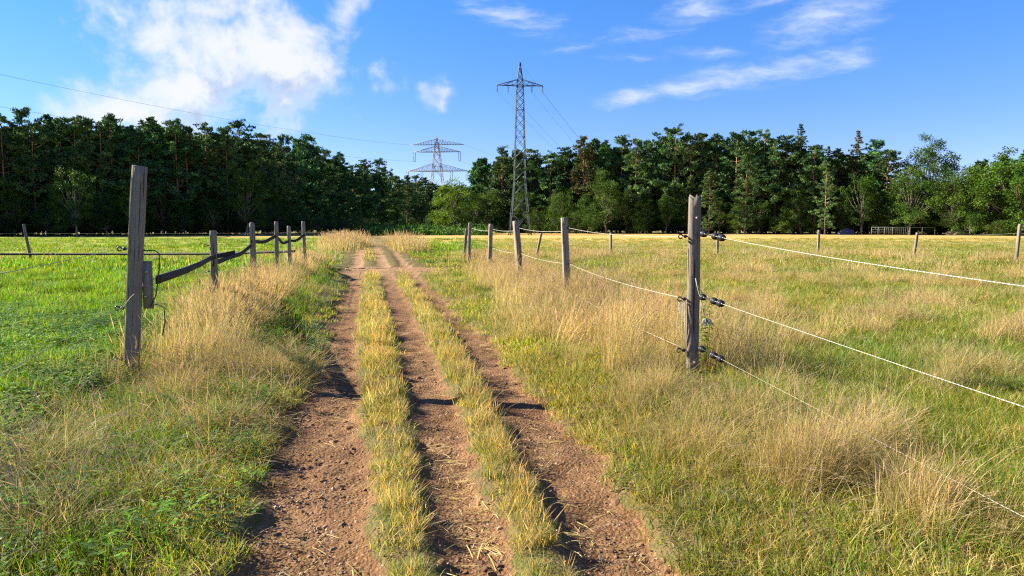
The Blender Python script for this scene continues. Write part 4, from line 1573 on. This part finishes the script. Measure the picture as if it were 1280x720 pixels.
def broadleaf(seed, H=14.0, wid=5.0, base=.18, nclump=60, per=90, leaf=.30, pal=LEAF, open_=0.0, trunk=.26):
    """deciduous tree: limbs carrying leaf clumps, uneven outline with gaps"""
    r = np.random.default_rng(seed)
    b = MB()
    fork = H * max(base + .08, .16)
    b.tube([(0, 0, -.3), (r.normal(0, .1), r.normal(0, .1), fork * .6), (r.normal(0, .2), 0, fork)], [trunk, trunk * .8, trunk * .62], 8)
    cs, rs = [], []
    c0 = np.array([0, 0, H * (base + 1) / 2])
    half = H * (1 - base) / 2
    tries = 0
    while len(cs) < nclump and tries < 5000:
        tries += 1
        d = r.normal(0, 1, 3)
        d /= np.linalg.norm(d)
        q = r.random() ** .33
        lump = 1 + .22 * math.sin(d[0] * 3.1 + seed) + .18 * math.sin(d[2] * 4.7 + d[1] * 3 + seed * 2)
        p = c0 + d * q * lump * np.array([wid * (1 - .18 * max(0, d[2])), wid * (1 - .18 * max(0, d[2])), half]) * .92
        if p[2] < H * base * .6 or p[2] > H:
            continue
        cs.append(p)
        rs.append(r.uniform(.75, 1.35) * (wid / 5) ** .5 * (1 - .35 * open_))
    cs, rs = np.array(cs), np.array(rs)
    for p in cs[:: 2]:
        st0 = np.array([0, 0, fork * r.uniform(.75, 1.0) + max(0, p[2] - fork) * .25])
        b.tube([st0, (st0 + p) / 2 + r.normal(0, .25, 3) + np.array([0, 0, -.2]), p], [trunk * .32, trunk * .2, .02], 4, cap=False)
    V, Q, cc = spray(r, cs, rs, per, leaf, leaf * .62, pal, .8, .05)
    return np_mesh('trunk', np.concatenate(b.V), [b.Q, b.T], m_bark2), np_mesh('crown', V, [Q], m_leaf, {'col': ('FLOAT_COLOR', cc)})


PINES = [pine(900 + i, 20, low, wid) for i, (low, wid) in enumerate(((.26, 3.3), (.18, 3.0), (.32, 3.6), (.10, 3.1), (.28, 2.8), (.22, 3.7), (.08, 2.9), (.34, 3.4)))]
PINES_DEEP = [pine(930 + i, 20, .04, 3.2, NEED, .5, 2.1) for i in range(4)]
PINE_BROWN = pine(950, 20, .3, 2.8, NEED_B)
SPRUCES = [spruce(960, 20, 3.2), spruce(961, 20, 2.6)]
SPRUCE_B = spruce(962, 20, 3.0, NEED_B)
BROAD = [broadleaf(970 + i, 14, w, b_, n_, 90) for i, (w, b_, n_) in enumerate(((5.0, .03, 120), (4.4, .06, 100), (5.6, .02, 130), (4.2, .05, 90)))]
OAK = broadleaf(985, 20, 6.8, .08, 165, 110, .32, np.array([(0.036, 0.080, 0.012), (0.05, 0.104, 0.014)]), open_=.15, trunk=.4)
SHRUB = [broadleaf(990 + i, 5, 3.2, .0, 34, 80, .26, trunk=.08) for i in range(3)]
DARKLEAF = np.array([(0.028, 0.055, 0.018), (0.036, 0.066, 0.02)])
HEDGE = broadleaf(996, 5, 5.5, .0, 60, 90, .26, DARKLEAF, trunk=.08)

_nm = {'pine': 'pine_tree', 'spruce': 'spruce_tree', 'broad': 'broadleaf_tree', 'shrub': 'shrub'}


def plant(kind, meshes, x, y, hs, ws, label, group=None, rz=None):
    root = empty(_nm[kind], (x, y, -.05), random.uniform(0, 2 * PI) if rz is None else rz)
    root.scale = (ws, ws, hs)
    tag(root, label, 'shrub' if kind == 'shrub' else 'tree', group)
    t = link('trunk', meshes[0], root)
    c_ = link('crown', meshes[1], root)
    return root


GAP_TREE = broadleaf(1005, 14, 5.4, .0, 130, 110, .32, np.array([(0.085, 0.160, 0.018), (0.115, 0.195, 0.022), (0.065, 0.125, 0.016)]))
BRIGHT = broadleaf(1001, 14, 5.6, .0, 120, 110, .32, np.array([(0.06, 0.118, 0.014), (0.08, 0.142, 0.017), (0.046, 0.095, 0.013)]))


def top_h(v, Y):
    return CAM_H + (HORIZON - v) / F_PX * Y


def edge_l(u):
    return np.interp(u, [-120, 0, 150, 250, 330, 400, 450, 500, 545], [108, 122, 128, 135, 142, 185, 220, 270, 300])


def edge_r(u):
    return np.interp(u, [590, 620, 700, 800, 900, 1000, 1100, 1200, 1300, 1420], [215, 176, 172, 162, 156, 147, 142, 138, 134, 130])


def place_top(kind, meshes, H0, u, v, Y, label, group, wscale=1.0):
    H = top_h(v, Y)
    return plant(kind, meshes, (u - 640) / F_PX * Y, Y, H / H0, wscale * (H / H0) ** .6, label, group)


random.seed(21)


def ordinal(n):
    ones = 'zeroth first second third fourth fifth sixth seventh eighth ninth tenth eleventh twelfth thirteenth fourteenth fifteenth sixteenth seventeenth eighteenth nineteenth'.split()
    if n < 20:
        return ones[n]
    return ('twentieth', 'thirtieth')[n // 10 - 2] if n % 10 == 0 else ('twenty', 'thirty')[n // 10 - 2] + '-' + ones[n % 10]


LG, RG = 'pines along the left forest edge', 'pines along the right forest edge'
LL = 'tall dark pine in the front rank of the left forest'
RL = 'tall pine in the front rank of the right forest'
tops_l = [(-70, 140), (-45, 150), (-20, 144), (12, 147), (37, 140), (50, 158), (66, 147), (80, 151), (103, 149), (118, 150), (133, 158), (146, 147), (168, 161), (182, 166), (196, 150), (212, 163), (228, 153), (241, 160), (263, 159),
          (276, 170), (286, 162), (303, 156), (318, 176), (331, 169), (346, 180), (358, 171), (373, 174), (390, 172), (398, 186), (409, 189), (425, 192), (441, 208), (456, 201), (475, 200), (486, 214), (498, 221), (510, 221), (521, 221), (534, 223)]
for i, (u, v) in enumerate(tops_l):
    Y = edge_l(u) + random.uniform(0, 5)
    lab = 'front pine of the left forest, %s from the left edge of the photograph' % ordinal(i - 2) if i > 2 else LL + ' outside the photograph'
    lab = lab if i != 8 else 'left forest pine with a lit reddish trunk showing'
    place_top('pine', PINES[i % 8], 20, u, v, Y, lab, LG, random.uniform(.9, 1.2))
tops_r = [(627, 186), (646, 190), (664, 188), (676, 198), (690, 194), (705, 186), (742, 176), (758, 178), (775, 173), (795, 177), (812, 179), (828, 171), (843, 163), (860, 171), (875, 169), (890, 170), (905, 175), (918, 170), (937, 166),
          (952, 167), (966, 176), (979, 172), (1013, 184), (1045, 188), (1090, 177), (1107, 190)]
for i, (u, v) in enumerate(tops_r):
    Y = edge_r(u) + random.uniform(0, 5)
    lab = 'front pine of the right forest, %s counted rightwards from the near pylon' % ordinal(i - 1) if i > 1 else RL + ' right behind the near pylon'
    if i == 0:
        lab = 'tall open pine just left of the near pylon'
    place_top('pine', PINES[(i * 3 + 1) % 8], 20, u, v, Y, lab, RG, random.uniform(.95, 1.25))
place_top('pine', PINE_BROWN, 20, 725, 174, 168, 'brownish pine standing right of the near pylon', RG)
place_top('spruce', SPRUCES[0], 20, 996, 157, 150, 'highest spruce with a sharp tip above the right forest', None, .95)
place_top('spruce', SPRUCES[1], 20, 1031, 184, 150, 'small spruce tip between two higher trees of the right forest', None, .7)
place_top('spruce', SPRUCE_B, 20, 1067, 165, 148, 'spruce with a brownish yellow middle in the right forest', None, 1.0)
place_top('pine', PINES[3], 20, 1030, 203, 138, 'sunlit slim pine standing forward of the right forest', None, .8)
place_top('pine', PINES[6], 20, 885, 212, 148, 'low sunlit pine standing forward near the split topped post', None, .85)
place_top('pine', PINES[3], 20, 930, 192, 146, 'pale green pine standing forward of the right forest', None, .9)

# back ranks
for i, u in enumerate(np.arange(488, 640, 9)):
    place_top('pine', PINES_DEEP[i % 4], 20, u, random.uniform(226, 238), 310 + random.uniform(-12, 12), 'small looking far pine closing the gap behind the power pylons', 'far pines closing the forest gap', 1.2)
LB = 'pine in the shaded depth of the left forest'
RB = 'pine in the shaded depth of the right forest'
for row in range(1, 4):
    for u in np.arange(-110, 560, 17 + row * 2.5):
        u2 = u + random.uniform(-6, 6)
        Y = edge_l(u2) + row * 7 + random.uniform(-2, 2)
        v0 = np.interp(u2, [t[0] for t in tops_l], [t[1] for t in tops_l])
        place_top('pine', PINES_DEEP[random.randrange(4)], 20, u2, v0 + random.uniform(6, 26), Y, LB, 'pines deep in the left forest', random.uniform(.9, 1.15))
vt = [(t[0], t[1]) for t in tops_r] + [(1200, 188), (1300, 185)]
for row in range(1, 4):
    for u in np.arange(605, 1400, 18 + row * 2.5):
        u2 = u + random.uniform(-6, 6)
        Y = edge_r(u2) + row * 7 + random.uniform(-2, 2)
        v0 = np.interp(u2, [t[0] for t in vt], [t[1] for t in vt])
        if 1100 < u2 < 1215:
            v0 = 225
        place_top('pine', PINES_DEEP[random.randrange(4)], 20, u2, v0 + random.uniform(6, 26), Y, RB, 'pines deep in the right forest', random.uniform(.9, 1.15))

# broadleaved trees in the forest edges
for kind, u, v, Y, ws, lab in ((5, 564, 225, 150, 1.15, 'light green sunlit broadleaf tree at the forest gap left of the near pylon'),
                               (1, 594, 233, 172, 1.2, 'broadleaf tree between the light green gap tree and the near pylon'),
                               (3, 608, 236, 176, 1.3, 'darker round broadleaf tree close left of the open pine'),
                               (2, 757, 212, 158, .95, 'round leafy tree in the middle of the right forest edge'),
                               (0, 697, 238, 162, .8, 'low bright leafy tree right of the near pylon'),
                               (1, 97, 198, 116, .8, 'leafy tree catching sun at the front of the left forest'),
                               (3, 310, 200, 132, .9, 'sun flecked leafy tree at the right part of the left forest'),
                               (1, 170, 213, 122, .7, 'small leafy tree behind the left corner post'),
                               (2, 1135, 208, 134, .9, 'leafy tree below the crown of the tall oak'),
                               (0, 1188, 215, 130, .9, 'leafy tree right below the tall open oak'),
                               (4, 1232, 194, 128, 1.1, 'bright leafy tree right of the tall oak'),
                               (4, 1268, 187, 124, 1.25, 'large bright leafy tree at the right end of the forest'),
                               (2, 1330, 180, 120, 1.2, 'large leafy tree beyond the right end of the forest'),
                               (1, 1075, 205, 140, .9, 'leafy tree below the brownish spruce')):
    place_top('broad', GAP_TREE if kind == 5 else BRIGHT if kind == 4 else BROAD[kind], 14, u, v, Y, lab, 'broadleaf trees in the forest edge', ws)
place_top('broad', OAK, 20, 1160, 168, 142, 'tall oak with sky showing through its open crown', None, 1.0)
for k, (u, v, ws) in enumerate(((655, 236, .8), (712, 226, .9), (735, 240, .9), (782, 232, .8), (806, 246, .9), (832, 236, .8), (862, 250, .9), (898, 240, .8), (922, 252, .9), (948, 240, .8), (1000, 236, .9), (1016, 252, .8), (1052, 240, .9), (1098, 232, .9), (1110, 252, 1))):
    place_top('broad', BROAD[k % 4], 14, u, v, edge_r(u) - 1 - k % 3, 'leafy understorey tree before the right forest pines, %s rightwards from the near pylon' % ordinal(k + 1), 'understorey trees of the right forest edge', ws)
for k, (u, v, ws) in enumerate(((20, 232, .8), (60, 246, .8), (135, 240, .9), (205, 236, .8), (232, 250, .9), (268, 240, .8), (340, 236, .8), (360, 248, .9))):
    place_top('broad', BROAD[k % 4], 14, u, v, edge_l(u) - 1 - k % 3, 'leafy understorey tree before the left forest pines, %s from the left' % ordinal(k + 1), 'understorey trees of the left forest edge', ws)
# the forest's skirt of shrubs
i = 0
for (u, v, Y, ws, lab) in ((668, 262, 156, 1, 'bright low shrub at the foot of the near pylon'), (690, 258, 154, 1, 'bright shrub right of the pylon foot'), (720, 262, 152, 1, 'shrub below the brownish pine'),
                           (742, 268, 150, .8, 'small shrub at the forest edge behind the second right row post'), (1268, 268, 122, .9, 'sunny shrub at the right end of the forest edge'), (1245, 274, 122, .7, 'small sunny shrub left of the right end'),
                           (1210, 262, 126, 1, 'shrub below the bright leafy tree'), (1150, 264, 136, 1.1, 'shrub behind the pale railing'), (540, 268, 172, .9, 'shrub below the light green gap tree'),
                           (800, 268, 156, 1, 'dark shrub in the shade of the right forest'), (975, 270, 144, .9, 'dark shrub below the highest spruce')):
    H = top_h(v, Y)
    plant('shrub', SHRUB[i % 3], (u - 640) / F_PX * Y, Y, H / 5, ws * .9, lab, 'shrubs along the forest edge')
    i += 1
for (u, v, Y, ws, lab) in ((395, 266, 150, .95, 'wide dark hedge like shrub at the foot of the left forest'), (430, 267, 152, .8, 'right half of the dark shrubs at the left forest foot'),):
    plant('shrub', HEDGE, (u - 640) / F_PX * Y, Y, top_h(v, Y) / 5, ws, lab, 'dark shrubs at the left forest foot')
for row in range(2):
    for u in np.arange(-60, 560, 34):
        Y = edge_l(u) + 1 + row * 12
        plant('shrub', HEDGE, (u + random.uniform(-8, 8) - 640) / F_PX * Y, Y, random.uniform(.7, 1.25), random.uniform(.8, 1.1), 'dark undergrowth shrub beneath the left forest pines', 'undergrowth shrubs of the left forest')
    for u in np.arange(620, 1400, 36):
        Y = edge_r(u) + 1 + row * 12
        plant('shrub', HEDGE, (u + random.uniform(-8, 8) - 640) / F_PX * Y, Y, random.uniform(.7, 1.25), random.uniform(.8, 1.1), 'dark undergrowth shrub beneath the right forest pines', 'undergrowth shrubs of the right forest')


def undergrowth():
    """waist-high nettles and bracken in the gap of the forest"""
    n = 900
    u = rng.uniform(455, 610, n)
    Y = rng.uniform(128, 175, n)
    x = (u - 640) / F_PX * Y
    hgt = np.interp(Y, [128, 175], [.7, 3.0]) * rng.uniform(.7, 1.2, n)
    pal = np.array([(0.05, 0.12, 0.02), (0.07, 0.15, 0.025), (0.04, 0.09, 0.02)])
    V, Q, cc = spray(rng, np.stack([x, Y, hgt * .5], 1), np.full(n, 1.0), 26, .5, .25, pal, 1.0, .3)
    V[:, 2] = np.maximum(V[:, 2] , 0.02)
    o = link('undergrowth', np_mesh('undergrowth', V, [Q], m_leaf, {'col': ('FLOAT_COLOR', cc)}))
    tag(o, 'green undergrowth filling the gap between the two forests', 'undergrowth', kind='stuff')


undergrowth()

# ------------------------------------------------------------------ things at the forest edge on the right
m_rail, g, out = mat('pale_galvanised_rail')
principled(g, out, (0.20, 0.20, 0.19), 0.7, metal=.2)
yr = 131.0
x0, x1, x2, x3 = [(u - 640) / F_PX * yr for u in (1088, 1104, 1136, 1167)]
root = empty('cattle_railing', (x0, yr, 0))
tag(root, 'pale metal cattle railing in the shade of the forest edge', 'railing')
for x in (x0, x0 + 1.2, x1, x1 + 1.5, x2, x2 + 2.2, x3):
    MB().bar((x - x0, 0, -.1), (x - x0, 0, 1.42), .04, 6).build('rail_post', m_rail, root)
for za_, xa, xb in ((1.40, 0, x3 - x0), (.95, 0, x2 - x0), (.55, 0, x2 - x0)):
    MB().bar((xa, -.05, za_ + .05), (xb, -.05, za_), .04 if za_ > 1 else .025, 6).build('rail', m_rail, root)
b = MB()
for x in np.arange(x1 - x0, x2 - x0, .35):
    b.bar((x, -.02, .1), (x, -.02, 1.38), .014, 4)
b.build('rods', m_rail, root)['kind'] = 'stuff'

m_tarp, g, out = mat('blue_tarpaulin')
tc = g.new('ShaderNodeTexCoord').outputs['Object']
principled(g, out, g.mix(g.noise(tc, 2, 4), (0.02, 0.035, 0.08), (0.05, 0.075, 0.13)), .6, g.noise(tc, 3, 3), .6, .2)


def heap(name, label, cat, m, x, y, w, d, h, seed):
    r = random.Random(seed)
    bm = bmesh.new()
    bmesh.ops.create_icosphere(bm, subdivisions=4, radius=1)
    for v in bm.verts:
        f_ = 1 + .22 * math.sin(v.co.x * 5 + seed) * math.cos(v.co.y * 6) + r.uniform(-.05, .05)
        v.co = Vector((v.co.x * w / 2 * f_, v.co.y * d / 2 * f_, max(-.1, v.co.z * h * f_)))
    o = bm_obj(name, bm, m, smooth=False)
    o.location = (x, y, 0)
    tag(o, label, cat)


heap('tarpaulin', 'low blue covered heap in the shade of the right forest edge', 'tarpaulin', m_tarp, (1057 - 640) / F_PX * 138, 138, 3.0, 1.6, 1.1, 2)
m_brush, g, out = mat('dry_brushwood')
tc = g.new('ShaderNodeTexCoord').outputs['Object']
principled(g, out, g.mix(g.noise(tc, 3, 5), (0.10, 0.08, 0.06), (0.24, 0.19, 0.15)), .95, g.noise(tc, 8, 4), .9, .2)
heap('earth_mound', 'low grey brown mound at the forest edge right of the railing', 'mound', m_brush, (1200 - 640) / F_PX * 130, 130, 5.5, 2.0, .9, 5)


# a tall green weed beside the split topped post
def tall_weed(x, y, hgt, seed):
    r = np.random.default_rng(seed)
    root = empty('weed_plant', (x, y, h1(x, y)))
    tag(root, 'tall green leafy weed standing right of the split topped corner post', 'weed')
    V, Q, cc = [], [], []
    for k in range(3):
        a = r.random() * 6.3
        tip = np.array([math.cos(a) * .07, math.sin(a) * .07, hgt * r.uniform(.75, 1.0)])
        base = tip * np.array([.3, .3, 0])
        MB().tube([base, (base + tip) / 2 + r.normal(0, .012, 3), tip], [.006, .005, .003], 5).build('stem', m_stem, root)
        for i in range(34):
            t = r.uniform(.12, 1)
            p = base + (tip - base) * t
            b_ = r.random() * 6.3
            d = np.array([math.cos(b_), math.sin(b_), r.uniform(-.3, .5)])
            sd = np.array([-math.sin(b_), math.cos(b_), 0])
            L_ = .10 * (1.15 - .6 * t) * r.uniform(.7, 1.2)
            o = len(V)
            V += [p, p + d * L_ * .5 + sd * L_ * .22, p + d * L_ - np.array([0, 0, L_ * .25]), p + d * L_ * .5 - sd * L_ * .22]
            Q.append((o, o + 1, o + 2, o + 3))
            cc += [np.array((0.07, 0.17, 0.015)) * r.uniform(.7, 1.25)] * 4
    link('leaves', np_mesh('leaves', V, [Q], m_leaf, {'col': ('FLOAT_COLOR', np.array(cc))}), root)['kind'] = 'stuff'


m_stem, g, out = mat('green_stem')
principled(g, out, (0.10, 0.15, 0.03), .7)
tall_weed(2.09, 7.75, .78, 3)
